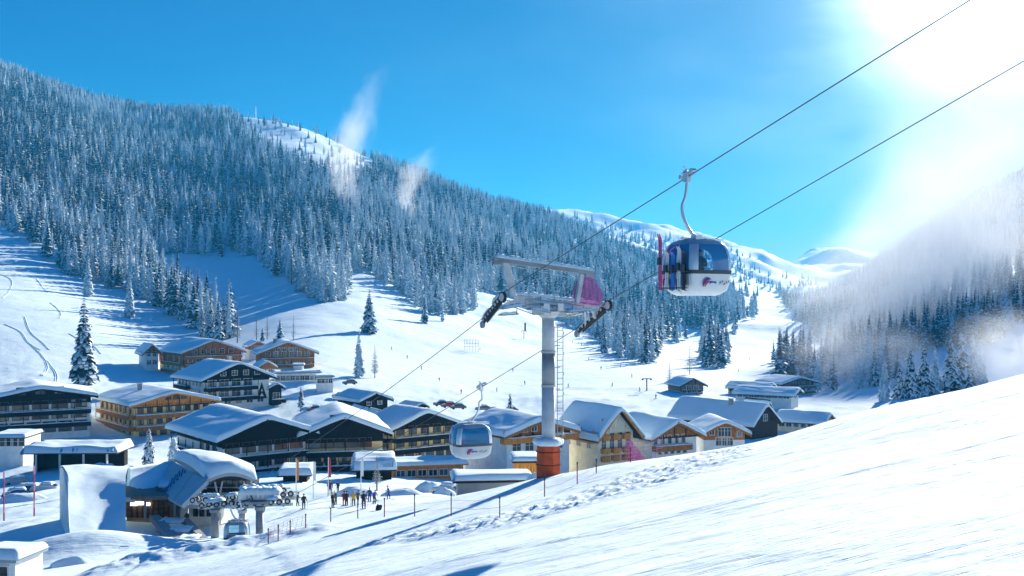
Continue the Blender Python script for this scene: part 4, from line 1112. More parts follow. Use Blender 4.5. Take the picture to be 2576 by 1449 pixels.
# wheels that carry the cable: two assemblies
C1U, C1L = Vector((-.60, 53.3, .42)), Vector((-1.66, 54.7, -.93))
C2U, C2L = Vector((5.30, 56.2, .00)), Vector((3.75, 58.3, -1.55))
for (U_, L_2, sgn) in ((C1U, C1L, -1), (C2U, C2L, 1)):
    d = (U_ - L_2); up = d.cross(PA).normalized(); up = up if up.z > 0 else -up
    b = MB(); b.beam(L_2 - up * .26 - d * .0, U_ - up * .26, .10, .20, up=up); b.beam(L_2 - up * .45 + d * .15, U_ - up * .45 - d * .1, .08, .12, up=up)
    tpart(b, 'wheel_frame', METAL)
    for i in range(8):
        p = L_2.lerp(U_, (i + .5) / 8) - up * .17
        b = MB(); b.tube([p - PA * .05, p + PA * .05], .155, 14); w = tpart(b, 'wheel', RUBBER)
        b = MB(); b.tube([p - PA * .062, p + PA * .062], .09, 10); tpart(b, 'hub', GALV, w)
    b = MB(); q = U_ - up * .25 + d.normalized() * .05
    b.tube([q - PA * .07 * 1, q + PA * .07], .30, 20); w = tpart(b, 'wheel', RUBBER)
    b = MB(); b.tube([q - PA * .08, q + PA * .08], .22, 18); tpart(b, 'hub', GALV, w)
    b = MB(); q = L_2 - up * .3 - d.normalized() * .1
    b.tube([q - PA * .06, q + PA * .06], .2, 14); tpart(b, 'wheel', GALV2)
    o2 = PA * .22 * sgn
    b = MB(); snowcap(b, L_2.lerp(U_, .08) + o2 * .2 - up * .12, L_2.lerp(U_, .5) + o2 * .2 - up * .1, .24, .16); snowcap(b, L_2.lerp(U_, .62) + o2 * .2 - up * .08, L_2.lerp(U_, .97) + o2 * .2 - up * .04, .3, .22)
    tpart(b, 'snow_cover', SNOWR, smooth=True)
    b = MB(); e_in = TPt(1300 if sgn < 0 else 1490, 755 if sgn < 0 else 776)
    b.beam(L_2.lerp(U_, .6) - up * .35, e_in, .16, .16); b.beam(L_2.lerp(U_, .25) - up * .35, e_in + RA * .7, .07, .07); tpart(b, 'arm', GALV)
# magenta lens flare, added as translucent sheets between beam and head on the right
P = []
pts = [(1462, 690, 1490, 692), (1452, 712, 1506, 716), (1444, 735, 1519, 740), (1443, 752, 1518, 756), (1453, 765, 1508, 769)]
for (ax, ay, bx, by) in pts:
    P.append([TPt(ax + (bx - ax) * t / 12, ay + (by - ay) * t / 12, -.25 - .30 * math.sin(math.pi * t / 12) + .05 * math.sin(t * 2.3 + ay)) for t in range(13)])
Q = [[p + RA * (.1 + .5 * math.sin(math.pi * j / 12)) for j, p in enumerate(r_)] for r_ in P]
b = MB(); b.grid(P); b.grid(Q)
net = b.build('safety_net_or_flare', MAG, None, smooth=True); tag(net, 'magenta translucent sheet added for lens flare at the right end of the tower beam', 'safety net')  # added sheet for the lens flare, not a hung net
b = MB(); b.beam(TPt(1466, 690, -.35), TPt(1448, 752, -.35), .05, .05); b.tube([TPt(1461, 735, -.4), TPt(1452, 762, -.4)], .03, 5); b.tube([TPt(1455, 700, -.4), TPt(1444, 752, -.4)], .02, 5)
b.build('pole', mat('plum_flare_edge', (.16, .01, .10), .6), net)  # plum bars draw the dark left edge of the flare

# cables (round steel rope, a little sag)
def rope(pts, label, r=.021):
    b = MB(); out = []
    for (p, q, sag) in pts:
        n = 14
        for i in range(n + (1 if (p, q, sag) == pts[-1] else 0)):
            t = i / n; out.append(Vector(p).lerp(Vector(q), t) - Vector((0, 0, 4 * sag * t * (1 - t))))
    b.tube(out, r, 6); return tag(b.build('lift_cable', CABLE, None, smooth=True), label, 'cable')
DU = Vector((7.66, -13.4, 4.6))
G1 = C1U + DU * ((C1U.y - 40) / 13.4)
ST1, ST2 = Vector((-24.2, 88.0, -16.75)), Vector((-18.3, 84.0, -16.2))
rope([(C1U + DU * 3.75, G1, 0.0), (G1, C1U, .0), (C1U, C1L, 0), (C1L, ST1, .35)], 'steel cable over the left wheels of the tower carrying the large cabin')
DU2 = Vector((7.66, -13.4, 5.15))
rope([(C2U + DU2 * 3.95, C2U, .0), (C2U, C2L, 0), (C2L, ST2, .25)], 'steel cable over the right wheels of the tower carrying the far cabin')

# ---- cabins
def ring(z, s, hx, hy, rc=.26, n=7, m=4):
    """rounded rectangle; sides in order front(-y), right(+x), back, left"""
    hx *= s; hy *= s; rc = min(rc, hx * .9, hy * .9); pts = []
    cs = [((-hx, -hy), (hx, -hy)), ((hx, -hy), (hx, hy)), ((hx, hy), (-hx, hy)), ((-hx, hy), (-hx, -hy))]
    for k, (a, c_) in enumerate(cs):
        a = Vector((*a, 0)); c_ = Vector((*c_, 0)); d = (c_ - a).normalized(); nrm_ = Vector((d.y, -d.x, 0))
        p0 = a + d * rc; p1 = c_ - d * rc
        side = [p0.lerp(p1, i / n) + nrm_ * (.05 * s * math.sin(math.pi * i / n)) for i in range(n + 1)]
        cc = c_ - d * rc - nrm_ * rc
        corner = [cc + nrm_ * rc * math.cos(t) + d * rc * math.sin(t) for t in [math.pi / 2 * j / m for j in range(1, m)]]
        pts.append([Vector((p.x, p.y, z)) for p in side]); pts.append([Vector((p.x, p.y, z)) for p in corner])
    return pts
PROF = [(0.0, .60), (.08, .76), (.22, .90), (.45, .965), (.85, 1.0), (1.0, 1.01), (1.25, 1.0), (1.55, .985), (1.82, .935), (2.02, .85), (2.14, .74), (2.24, .55), (2.28, .25), (2.285, .02)]
def cabin(label, floor_c, yaw, hx, hy, sc=1.0, arm=1, grip=None, skis=True, door='left', name='cable_car_cabin', detail=True):
    e = empty(name, floor_c, math.radians(yaw), label, 'cable car')
    R = [ring(z, s, hx, hy) for z, s in PROF]
    def shell(k0, k1, secs, off=0.0):
        b = MB()
        for sct in secs:
            rows = []
            for R_ in R[k0:k1 + 1]:
                if sct % 2 == 0: q = R_[sct]
                else: q = [R_[sct - 1][-1]] + R_[sct] + [R_[(sct + 1) % 8][0]]
                rows.append([p + Vector((p.x, p.y, 0)).normalized() * off for p in q])
            b.grid(rows)
        return b
    allc = range(8)
    shell(0, 4, allc).build('lower_shell', CABW, e, smooth=True)
    b = MB(); flat = [p for s_ in R[0] for p in s_]; b.add(flat, [tuple(range(len(flat)))[::-1]]); b.build('floor', CABG, e)
    shell(4, 5, allc, .03).build('belt', CABD, e, smooth=True)
    for i, sct in enumerate((0, 2, 4, 6)):
        w = shell(5, 9, [sct]).build('window', GLASS, e, smooth=True)
    for sct in (1, 3, 5, 7):
        shell(4, 9, [sct], .012).build('corner_post', CABS, e, smooth=True)
    b = MB()
    for i, s_ in enumerate((6, 2)):
        pl = [R[k][s_][4] for k in range(1, 10)]; pl = [p + Vector((p.x, p.y, 0)).normalized() * .02 for p in pl]; b.tube(pl, .03, 5)
    b.build('door_post', CABS, e)
    shell(9, 13, allc).build('roof', CABG, e, smooth=True)
    b = MB()
    rp = [(-.75 * hx, 0, 2.28), (.95 * hx, 0, 2.28)]
    b.beam(rp[0], rp[1], .10, .06); b.beam((-.5 * hx, -.55 * hy, 2.24), (.9 * hx, -.55 * hy, 2.24), .05, .05); b.beam((0, -.6 * hy, 2.26), (0, .6 * hy, 2.26), .08, .06)
    b.box(-.16, .16, -.16, .16, 2.25, 2.42); b.build('roof_frame', CABS, e)
    b = MB(); snowcap(b, (-.5 * hx, .2, 2.25), (.5 * hx, .2, 2.25), hy * .8, .05); b.build('snow_cover', SNOWR, e, smooth=True)
    # hanger arm and grip
    g = grip; iy = Matrix.Rotation(-math.radians(yaw), 3, 'Z'); gl = iy @ (Vector(g) - Vector(floor_c))
    sx = arm; bow = Vector((-.62 * sx, 0, 0)); bow = iy @ Vector((-.60 * sx, 0, 0))
    top = gl + Vector((0, 0, .0))
    c0 = Vector((0, 0, 2.36)); 
    pts = [c0, c0 + (bow * .25) + Vector((0, 0, .10)), c0 + bow * .62 + Vector((0, 0, .42)), c0 + bow * .9 + Vector((0, 0, .85)), c0 + bow * .95 + Vector((0, 0, 1.25)), Vector((top.x, top.y, 0)) * .98 + Vector((0, 0, top.z - .75)) + bow * .12, top + Vector((0, 0, -.1))]
    # smooth the arm
    sm = []
    for i in range(len(pts) - 1):
        for t in (0, .34, .67):
            p0 = pts[max(i - 1, 0)]; p1 = pts[i]; p2 = pts[i + 1]; p3 = pts[min(i + 2, len(pts) - 1)]
            sm.append(.5 * ((2 * p1) + (p2 - p0) * t + (2 * p0 - 5 * p1 + 4 * p2 - p3) * t * t + (3 * p1 - p0 - 3 * p2 + p3) * t ** 3))
    sm.append(pts[-1])
    b = MB(); b.tube(sm, [.075 - .02 * i / len(sm) for i in range(len(sm))], 10); b.build('hanger_arm', CABS, e, smooth=True)
    ld = iy @ (DU.normalized() if arm > 0 else (C2U * 0 + (C2L - ST2).normalized()))
    b = MB(); b.beam(top - ld * .38 + Vector((0, 0, .09)), top + ld * .42 + Vector((0, 0, .09)), .12, .12); b.box(top.x - .10, top.x + .10, top.y - .12, top.y + .12, top.z - .2, top.z + .28)
    for s_ in (-.32, .36): b.tube([top + ld * s_ + Vector((-.12, 0, .13)), top + ld * s_ + Vector((.12, 0, .13))], .09, 10)
    b.tube([top + Vector((0, 0, .25)), top + Vector((-.18, 0, .42)) ], .035, 6); b.tube([top + Vector((-.05, 0, .2)), top + Vector((-.3, 0, .12))], .035, 6)
    b.build('grip', CABS, e)
    # benches inside
    b = MB(); b.box(-hx * .7, hx * .7, hy * .45, hy * .8, .15, .55); b.box(-hx * .7, hx * .7, -hy * .8, -hy * .45, .15, .55); b.build('seat', CABD, e)
    # logo on the front lower panel
    if detail:
        def on_front(x, z, off=.02):
            k = 0
            for i in range(len(PROF) - 1):
                if PROF[i][0] <= z <= PROF[i + 1][0]: k = i
            t = (z - PROF[k][0]) / (PROF[k + 1][0] - PROF[k][0]); s = PROF[k][1] * (1 - t) + PROF[k + 1][1] * t
            return Vector((x, -hy * s - .05 * s - off, z))
        def arc(cx, cz, r, a0, a1, w0, w1, m, name_):
            b = MB(); rows = []
            for i in range(15):
                t = math.radians(a0 + (a1 - a0) * i / 14); w = w0 + (w1 - w0) * math.sin(math.pi * i / 14)
                rows.append([on_front(cx + (r + s_ * w) * math.cos(t), cz + (r + s_ * w) * math.sin(t)) for s_ in (-1, 1)])
            b.grid(rows); return b.build(name_, m, e)
        arc(-.30, .42, .24, 200, 60, .01, .07, PURP, 'emblem'); arc(-.24, .36, .20, 190, 80, .01, .05, LRED, 'emblem')
        b = MB(); b.grid([[on_front(-.25 + .36 * i / 6, .45 + .05 * math.sin(i * .5)), on_front(-.25 + .36 * i / 6, .57 - .02 * i / 6)] for i in range(7)]); b.build('emblem', LBLUE, e)
        b = MB()
        for i in range(5):
            x = .28 + .11 * i; z = .50 + .06 * math.sin(i * 2.1)
            b.tube([on_front(x, z - .05), on_front(x + .03, z + .05), on_front(x + .07, z - .02)], .012, 4)
        b.build('lettering', T_DARK, e)
    if skis:
        b = MB()
        for yy in (-.6, -.2, .2, .6): b.tube([(-hx * 1.0, yy * hy, .20), (-hx * 1.16, yy * hy, .24), (-hx * 1.16, yy * hy, .62), (-hx * 1.02, yy * hy, .7)], .025, 5)
        b.beam((-hx * 1.12, -.75 * hy, .30), (-hx * 1.12, .75 * hy, .30), .10, .05); b.beam((-hx * 1.10, -.75 * hy, .95), (-hx * 1.10, .75 * hy, .95), .08, .05)
        b.build('ski_rack', CABD, e)
        b = MB()
        for yy in (-.45, .45): b.box(-hx * 1.06, -hx * 1.02, (yy - .38) * hy, (yy + .38) * hy, .42, .82)
        b.build('door_panel', CABG, e)
    return e
def floor_at(vx, vy, Y): return V(vx, vy, Y)
near_c = cabin('large cable car cabin with skis in its rack and white lower panels hanging upper right', floor_at(1752, 744, 40), 31, 1.04, 1.0, arm=1, grip=G1)
t2 = (C2L.y - 65) / (C2L.y - ST2.y); G2 = C2L.lerp(ST2, t2) - Vector((0, 0, 4 * .25 * t2 * (1 - t2)))
far_c = cabin('blue windowed cable car cabin farther down the line behind the tower', Vector((G2.x - .70, 65, G2.z - 4.55)), 22, 1.2, .95, arm=-1, grip=G2, skis=False)
GLASS_B = glass_mat('cabin_glass_blue', (.20, .55, .85), .5, .05, (.03, .24, .48)); GREYW = mat('cabin_grey_white', (.46, .50, .54), .35)
for ch in far_c.children:
    if ch.name.startswith('window'): ch.data.materials[0] = GLASS_B
    if ch.name.startswith('lower_shell'): ch.data.materials[0] = GREYW
low_c = cabin('small dark cable car cabin with pink underside down at the valley station', V(596, 1376, 85), 10, 1.0, .9, arm=1, grip=V(606, 1262, 85.3), skis=False)
for ch in low_c.children:
    if ch.name.startswith('lower_shell'):
        ch.data.materials[0] = mat('cabin_pink', (.55, .22, .30), .4)

# skis and a snowboard standing in the rack of the large cabin
def ski_pair(cab, y, L, m, lab, board=False, lean=.05, z0=.22):
    Mx = cab.matrix_basis if False else Matrix.Translation(cab.location) @ Matrix.Rotation(cab.rotation_euler.z, 4, 'Z')
    e = empty('snowboard' if board else 'skis', Mx @ Vector((-1.19, y, z0)), cab.rotation_euler.z, lab, 'snowboard' if board else 'skis')
    for k in ((0,) if board else (-.055, .055)):
        w = .14 if board else .05; rows = []
        for i in range(13):
            t = i / 12; z = L * t; xx = lean * t * 1.2 - (.10 * max(0, t - .9) / .1) + .0; ww = w * (1 - .22 * math.sin(math.pi * t)) * (1 if t < .97 else .5)
            rows.append([(xx, k - ww, z), (xx, k + ww, z)])
        b = MB(); b.grid(rows); b.grid([[(p[0] - .02, p[1], p[2]) for p in reversed(r_)] for r_ in rows]); b.build('board' if board else 'ski', m, e)
    b = MB(); b.box(-.10, -.02, -.09, .09, L * .45, L * .45 + .30); b.build('binding', CABD, e)
    return e
SK1 = mat('ski_pink', (.62, .06, .25), .4); SK2 = mat('ski_blue', (.03, .18, .55), .4); SK3 = mat('ski_white', (.7, .72, .75), .4); SK4 = mat('ski_black', (.03, .03, .05), .4)
ski_pair(near_c, .80, 2.25, SK1, 'long pink and black skis standing highest at the outer end of the rack', lean=.0)
ski_pair(near_c, .42, 1.55, SK3, 'short white skis beside the long pink pair in the rack', lean=.05)
ski_pair(near_c, .05, 1.50, SK2, 'blue snowboard standing in the middle of the cabin ski rack', board=True, lean=.05)
ski_pair(near_c, -.32, 1.70, SK3, 'white and black skis nearest the cabin corner post', lean=.05)
ski_pair(near_c, -.60, 1.55, SK4, 'black skis at the inner end of the cabin ski rack', lean=.05)

# ------------------------------------------------------------------ valley station at lower left
PANEL = mat('station_panel', (.44, .49, .54), .5, metal=.1, var=.05, vscale=.6)
WOODIN = mat('station_wood', (.14, .085, .05), .8, var=.4, vscale=1.2, stretch=(.4, 3, 3))
DGLASS = mat('dark_glazing', (.015, .025, .035), .08, spec=.8)
LAMPM = bpy.data.materials.new('lit_lamp'); LAMPM.use_nodes = True
LAMPM.node_tree.nodes['Principled BSDF'].inputs['Emission Color'].default_value = (1, .95, .85, 1); LAMPM.node_tree.nodes['Principled BSDF'].inputs['Emission Strength'].default_value = 2.0
SO = V(460, 1300, 100)
st = empty('lift_station', SO, 0, 'snow covered valley station of the cable car with curved roof and slanting grey front panel', 'lift station')
def spart(b, name, m, parent=None, smooth=False):
    b.v = [tuple(Vector(v) - SO) for v in b.v]; return b.build(name, m, parent or st, smooth)
def patch(p00, p10, p01, p11, nu, nv, bulge=0.0, bu=0.0, wob=0.0, seed=0, side=None):
    """bilinear sheet p00(front left) p10(front right) p01(back left) p11(back right), arched upward"""
    P = []
    for i in range(nu + 1):
        r_ = []
        for j in range(nv + 1):
            s, t = i / nu, j / nv
            p = (p00 * (1 - s) + p10 * s) * (1 - t) + (p01 * (1 - s) + p11 * s) * t
            z = bulge * math.sin(math.pi * t) + bu * math.sin(math.pi * s)
            e = min(s, 1 - s, t, 1 - t); z += wob * float(fbm(np.array([s * 3 + seed]), np.array([t * 3 + seed]), 3)[0]) * min(1, e * 8)
            r_.append(p + Vector((0, 0, z)))
        P.append(r_)
    return P
# main curved roof: front fascia F, long snow vault behind
F0, F1 = V(519, 1207, 97.0), V(648, 1209, 99.0); B0, B1 = V(433, 1152, 111), V(640, 1196, 113)
rp = patch(F0, F1, B0, B1, 24, 16, bulge=.35, bu=.75)
b = MB(); b.slab([list(reversed(r_)) for r_ in rp], .35); roof_ = spart(b, 'roof', TIN)
sp = []
for i, r_ in enumerate(rp):
    q = []
    for j, p in enumerate(r_):
        s, t = i / 24, j / 16; d = min(s * 14, (1 - s) * 14, t * 16 , (1 - t) * 16)
        ee = math.sqrt(max(0, 1 - (1 - min(d / 1.0, 1)) ** 2))
        q.append(p + Vector((0, 0, .03 + .85 * ee * (1 + .3 * float(fbm(np.array([s * 4 + 2]), np.array([t * 3]), 3)[0])))))
    sp.append(q)
b = MB(); b.slab([list(reversed(r_)) for r_ in sp], .03); spart(b, 'snow_cover', SNOWR, roof_, smooth=True)
# slanting end panel with ski-track mark
pq = [V(430, 1157, 109.5), V(521, 1208, 96.7), V(457, 1271, 92.5), V(398, 1238, 100.0)]
Pn = [[pq[0].lerp(pq[3], t / 6).lerp(pq[1].lerp(pq[2], t / 6), s / 6) for t in range(7)] for s in range(7)]
nrm_ = (pq[1] - pq[0]).cross(pq[3] - pq[0]).normalized()
if nrm_.y > 0: nrm_ = -nrm_
b = MB(); b.grid([list(reversed(r_)) for r_ in Pn]); b.grid([[p - nrm_ * .4 for p in r_] for r_ in Pn])
for (a, c_) in ((0, 1), (1, 2), (2, 3), (3, 0)): b.add([pq[a], pq[c_], pq[c_] - nrm_ * .4, pq[a] - nrm_ * .4], [(0, 1, 2, 3)])
pan = spart(b, 'front_panel', PANEL)
def pp(s, t): return pq[0].lerp(pq[3], t).lerp(pq[1].lerp(pq[2], t), s) + nrm_ * .03
b = MB()
for s in (.33, .66): b.tube([pp(s, .0) - nrm_ * .02, pp(s, 1) - nrm_ * .02], .025, 4)
spart(b, 'panel_joint', TIN, pan)
b = MB(); rr = random.Random(4)
for i in range(20):
    t = i / 19; s0 = .34 - .15 * t + .03 * math.sin(i * 1.9); t0 = .08 + .84 * t
    for k_ in (-.05, .02):
        w = .016 + .025 * rr.random(); s1 = s0 + k_ + .08 * (1 - t)
        b.add([pp(s1, t0), pp(s1 + .03, t0 - .03), pp(s1 + .03 + w, t0 + .01), pp(s1 + w, t0 + .045)], [(0, 1, 2, 3)])
b.add([pp(.12, .93), pp(.18, .80), pp(.30, .86), pp(.24, .98)], [(0, 1, 2, 3)])
spart(b, 'emblem', mat('emblem_blue', (.05, .13, .30), .7), pan)
# glazed front under the roof
GY = 100.5
b = MB(); a0, a1 = V(505, 1258, GY), V(648, 1258, GY + 1.5); H = 2.3
b.beam(a0 + Vector((0, .3, 1.0)), a1 + Vector((0, .3, 1.0)), .2, 2.6); spart(b, 'wall', mat('station_dark', (.03, .035, .04), .6))
for i in range(9):
    p, q = a0.lerp(a1, (i + .06) / 9), a0.lerp(a1, (i + .94) / 9)
    for z0, z1 in ((.62, 1.25), (1.35, 2.0)):
        b = MB(); b.add([p + Vector((0, 0, z0)), q + Vector((0, 0, z0)), q + Vector((0, 0, z1)), p + Vector((0, 0, z1))], [(0, 1, 2, 3)]); spart(b, 'window_pane', DGLASS)
b = MB(); b.beam(a0 + Vector((0, -.1, 1.3)), a1 + Vector((0, -.1, 1.3)), .12, .10); b.beam(a0 + Vector((0, -.1, .5)), a1 + Vector((0, -.1, .5)), .3, .14)
for i in range(10): b.beam(a0.lerp(a1, i / 9) + Vector((0, -.08, -.1)), a0.lerp(a1, i / 9) + Vector((0, -.08, 2.1)), .08, .08)
spart(b, 'mullion', TIN)
for vx in (547, 620):
    b = MB(); b.tube([V(vx + 3, 1256, 98.5), V(vx - 7, 1212, 98)], .09, 8); b.tube([V(vx + 3, 1256, 98.5), V(vx + 12, 1212, 98)], .09, 8); spart(b, 'column', GALV)
# white platform deck with snow, lower row of openings
b = MB(); d0, d1 = V(470, 1262, 97.5), V(640, 1262, 99); b.beam(d0, d1, 5.0, .35); dk = spart(b, 'platform', CONC)
b = MB(); snowcap(b, d0 + Vector((0, 0, .17)), d1 + Vector((0, 0, .17)), 5.0, .35); spart(b, 'snow_cover', SNOWR, dk, smooth=True)
b = MB(); b.beam(V(478, 1292, 99), V(560, 1296, 99), 1.0, 2.2); spart(b, 'wall', PLASTER_W)
for vx in (492, 508, 526, 541):
    b = MB(); p = V(vx, 1285, 98.3); b.box(p.x - .22, p.x + .22, p.y - .1, p.y + .1, p.z - .55, p.z + .5); spart(b, 'window_pane', DGLASS)
# wood lined entrance hall under the panel
b = MB(); q0, q1 = V(318, 1252, 103), V(462, 1252, 103); h0 = V(318, 1302, 103).z
b.add([Vector((q0.x, 103, h0)), Vector((q1.x, 103, h0)), Vector((q1.x, 103, q1.z)), Vector((q0.x, 103, q0.z))], [(0, 1, 2, 3)])
b.add([V(316, 1300, 97), Vector((q0.x, 103, h0)), Vector((q0.x, 103, q0.z)), V(316, 1250, 97)], [(0, 1, 2, 3)])
f0 = V(316, 1302, 97.2); f1 = V(468, 1302, 97.2); b.add([Vector((f0.x, 97.2, h0 + .02)), Vector((f1.x, 97.2, h0 + .02)), Vector((q1.x, 103, h0 + .02)), Vector((q0.x, 103, h0 + .02))], [(0, 1, 2, 3)]); spart(b, 'wall', WOODIN)
b = MB(); g0 = V(314, 1252, 97.0); g1 = V(440, 1250, 97.0); b.slab([[Vector((g0.x, 97, g0.z + .15)), Vector((q0.x - .2, 103.3, g0.z + .3))], [Vector((g1.x, 97, g0.z + .15)), Vector((q1.x, 103.3, g0.z + .3))]], .35); spart(b, 'ceiling', mat('station_ceiling', (.20, .17, .15), .8, var=.2))
for i in range(10):
    x = q0.x + .6 + i * (q1.x - q0.x - 1) / 9
    b = MB(); b.box(x - .06, x + .06, 102.85, 102.97, h0, q0.z); spart(b, 'wall_board', T_DARK)
for vx, vy, w in ((337, 1268, .7), (352, 1266, .9), (371, 1268, .5), (442, 1278, .2)):
    b = MB(); p = V(vx, vy, 102.6); b.box(p.x - w * .5, p.x + w * .5, 102.55, 102.65, p.z - .16, p.z + .16); spart(b, 'lamp', LAMPM)
for vx in (365, 440, 468):
    b = MB(); b.tube([V(vx, 1306, 97.2), V(vx, 1252, 97.2)], .13, 8); spart(b, 'column', GALV2)
b = MB(); b.beam(V(400, 1236, 99.5), V(470, 1302, 96.5), .5, .5); b.tube([V(398, 1235, 99.6), V(412, 1243, 99)], .35, 8); spart(b, 'edge_beam', CABD)
b = MB(); b.beam(V(466, 1262, 96.6), V(462, 1302, 96.6), 1.4, .3); spart(b, 'column', CONC)
# launch rails running down toward the cabin
for (a, c_, w) in (((388, 1302, 97), (470, 1392, 84.5), .9), ((462, 1306, 97), (545, 1392, 84.5), .6)):
    b = MB(); b.beam(V(*a), V(*c_), w, .5); r_ = spart(b, 'rail_beam', CONC)
for t in (.12, .38, .64, .88):
    p = V(388, 1302, 97).lerp(V(470, 1392, 84.5), t); q = V(462, 1306, 97).lerp(V(545, 1392, 84.5), t)
    b = MB(); b.beam(p, q, .5, .2); bm_ = spart(b, 'cross_beam', CONC)
    b = MB(); snowcap(b, p.lerp(q, .12) + Vector((0, 0, .12)), p.lerp(q, .9) + Vector((0, 0, .12)), 2.2, .22); spart(b, 'snow_cover', SNOWR, bm_, smooth=True)

# snowed-in depot left of the station
DO = V(172, 1340, 96)
dp = empty('depot', DO, 0, 'depot half buried in drifted snow with pale shaded end wall left of the station', 'depot')
def dpart(b, name, m, parent=None, smooth=False):
    b.v = [tuple(Vector(v) - DO) for v in b.v]; return b.build(name, m, parent or dp, smooth)
rails = [
    [V(178, 1385, 83), V(215, 1392, 83), V(262, 1392, 83.5), V(317, 1372, 87)],
    [V(176, 1344, 86), V(215, 1349, 86), V(262, 1350, 86.5), V(317, 1336, 90)],
    [V(172, 1262, 94), V(215, 1275, 93.5), V(262, 1278, 93.8), V(316, 1256, 95.5)],
    [V(172, 1202, 101), V(215, 1206, 101.5), V(262, 1208, 101.5), V(316, 1204, 101.2)],
    [V(158, 1174, 106), V(210, 1172, 107), V(262, 1174, 107), V(322, 1178, 107)],
    [V(152, 1172, 112), V(210, 1169, 113), V(262, 1172, 113), V(330, 1174, 113)]]
def cr(p0, p1, p2, p3, t): return .5 * ((2 * p1) + (p2 - p0) * t + (2 * p0 - 5 * p1 + 4 * p2 - p3) * t * t + (3 * p1 - p0 - 3 * p2 + p3) * t ** 3)
def spl(L, n):
    out = []
    for i in range(len(L) - 1):
        for k in range(n): out.append(cr(L[max(i - 1, 0)], L[i], L[i + 1], L[min(i + 2, len(L) - 1)], k / n))
    out.append(L[-1]); return out
R1 = [spl(r_, 10) for r_ in rails]
cols = [spl([r_[j] for r_ in R1], 8) for j in range(len(R1[0]))]
for i, c_ in enumerate(cols):
    for j, p in enumerate(c_): c_[j] = p + Vector((0, 0, .22 * float(fbm(np.array([p.x * .3]), np.array([p.y * .3]), 3)[0])))
b = MB(); b.grid([list(c_) for c_ in cols]); b.f = [tuple(reversed(f)) for f in b.f]; dpart(b, 'snow_cover', SNOWR, smooth=True)
hp = patch(V(315, 1254, 96.6), V(404, 1240, 99.2), V(322, 1176, 108), V(438, 1158, 110), 14, 14, bulge=-.25, wob=.25, seed=3)
b = MB(); b.slab([list(reversed(r_)) for r_ in hp], .35); dpart(b, 'snow_cover', SNOWR, smooth=True)
wl = [V(147, 1192, 106), V(172, 1208, 100.9), V(172, 1262, 94), V(176, 1344, 86)]
b = MB(); b.add([V(150, 1176, 108), V(158, 1177, 105.9), V(171, 1208, 100.8), V(171.5, 1262, 93.9), V(175.5, 1346, 86), V(175.5, 1400, 86), V(150, 1330, 108)], [(0, 1, 2, 3, 4, 5, 6)]); dpart(b, 'wall', PLASTER_W)
b = MB(); b.add([V(157, 1246, 105), V(170, 1264, 99.0), V(172, 1300, 97.0), V(158, 1262, 104)], [(0, 1, 2, 3)]); b.v = [(v[0] - .05, v[1] - .05, v[2]) for v in b.v]; dpart(b, 'door', CABG)
b = MB(); P = patch(V(398, 1222, 100.5), V(520, 1226, 100.5), V(402, 1208, 103), V(515, 1210, 103), 8, 4, bulge=.2); b.slab([list(reversed(r_)) for r_ in P], .2); dpart(b, 'canopy', SNOWR, smooth=True)

# drive machinery in front: wheels, beams and snow on three round columns
MO = V(600, 1290, 88)
mc = empty('drive_machinery', MO, 0, 'tangle of snowy rubber wheels and beams on round columns guiding cabins into the station', 'lift machinery')
def mpart(b, name, m, parent=None, smooth=False):
    b.v = [tuple(Vector(v) - MO) for v in b.v]; return b.build(name, m, parent or mc, smooth)
for vx, w, y0, y1, Yc, m in ((541, 21, 1288, 1345, 88, CONC), (610, 18, 1290, 1352, 88.5, GALV), (653, 19, 1282, 1374, 84.0, GALV2)):
    p = V(vx, y0, Yc); q = V(vx, y1 + 30, Yc); r_ = w / 2 / PXV / 1000 * Yc
    b = MB(); b.tube([q, p], r_, 16); mpart(b, 'column', m, smooth=True)
    b = MB(); b.tube([p, p + Vector((0, 0, .25))], r_ * 1.3, 16); mpart(b, 'column_cap', m)
rr = random.Random(9)
for lane, (a, c_) in enumerate(((V(478, 1266, 92), V(742, 1250, 84.5)), (V(500, 1278, 90), V(735, 1268, 83.5)), (V(600, 1244, 93), V(722, 1240, 90)))):
    b = MB(); b.beam(a, c_, .22, .25); b.beam(a + Vector((0, 1.2, .2)), c_ + Vector((0, 1.2, .2)), .12, .14); mpart(b, 'guide_beam', GALV)
    n = 15 - lane * 3
    for i in range(n):
        p = a.lerp(c_, (i + .5) / n) + Vector((0, -.1, .24 + .1 * rr.random()))
        b = MB(); b.tube([p - Vector((.0, .12, 0)), p + Vector((0, .12, 0))], .26, 10); w = mpart(b, 'wheel', RUBBER)
        b = MB(); b.tube([p - Vector((.0, .14, 0)), p + Vector((0, .14, 0))], .13, 8); mpart(b, 'hub', GALV, w)
    b = MB()
    for i in range(7):
        t = rr.random() * .8; p = a.lerp(c_, t) + Vector((0, rr.uniform(-.3, .8), .5)); snowcap(b, p, p + (c_ - a).normalized() * rr.uniform(.6, 1.8), rr.uniform(.4, .9), .28)
    mpart(b, 'snow_cover', SNOWR, smooth=True)
b = MB()
for i in range(16):
    p = V(rr.uniform(495, 735), rr.uniform(1240, 1285), rr.uniform(84, 91)); q = p + Vector((rr.uniform(-1.4, 1.4), rr.uniform(-.5, .5), rr.uniform(-.5, .6))); b.tube([p, q], .05, 5)
mpart(b, 'brace', METAL)
b = MB(); p = V(650, 1258, 85.5); b.tube([p + Vector((0, 0, -.1)), p + Vector((0, 0, .1))], 1.5, 28); mpart(b, 'bull_wheel', GALV2)
b = MB(); p = V(650, 1247, 85.5); b.box(p.x - 1.6, p.x + 1.9, p.y - .6, p.y + .8, p.z - .25, p.z + .35); hs = mpart(b, 'housing', CABW)
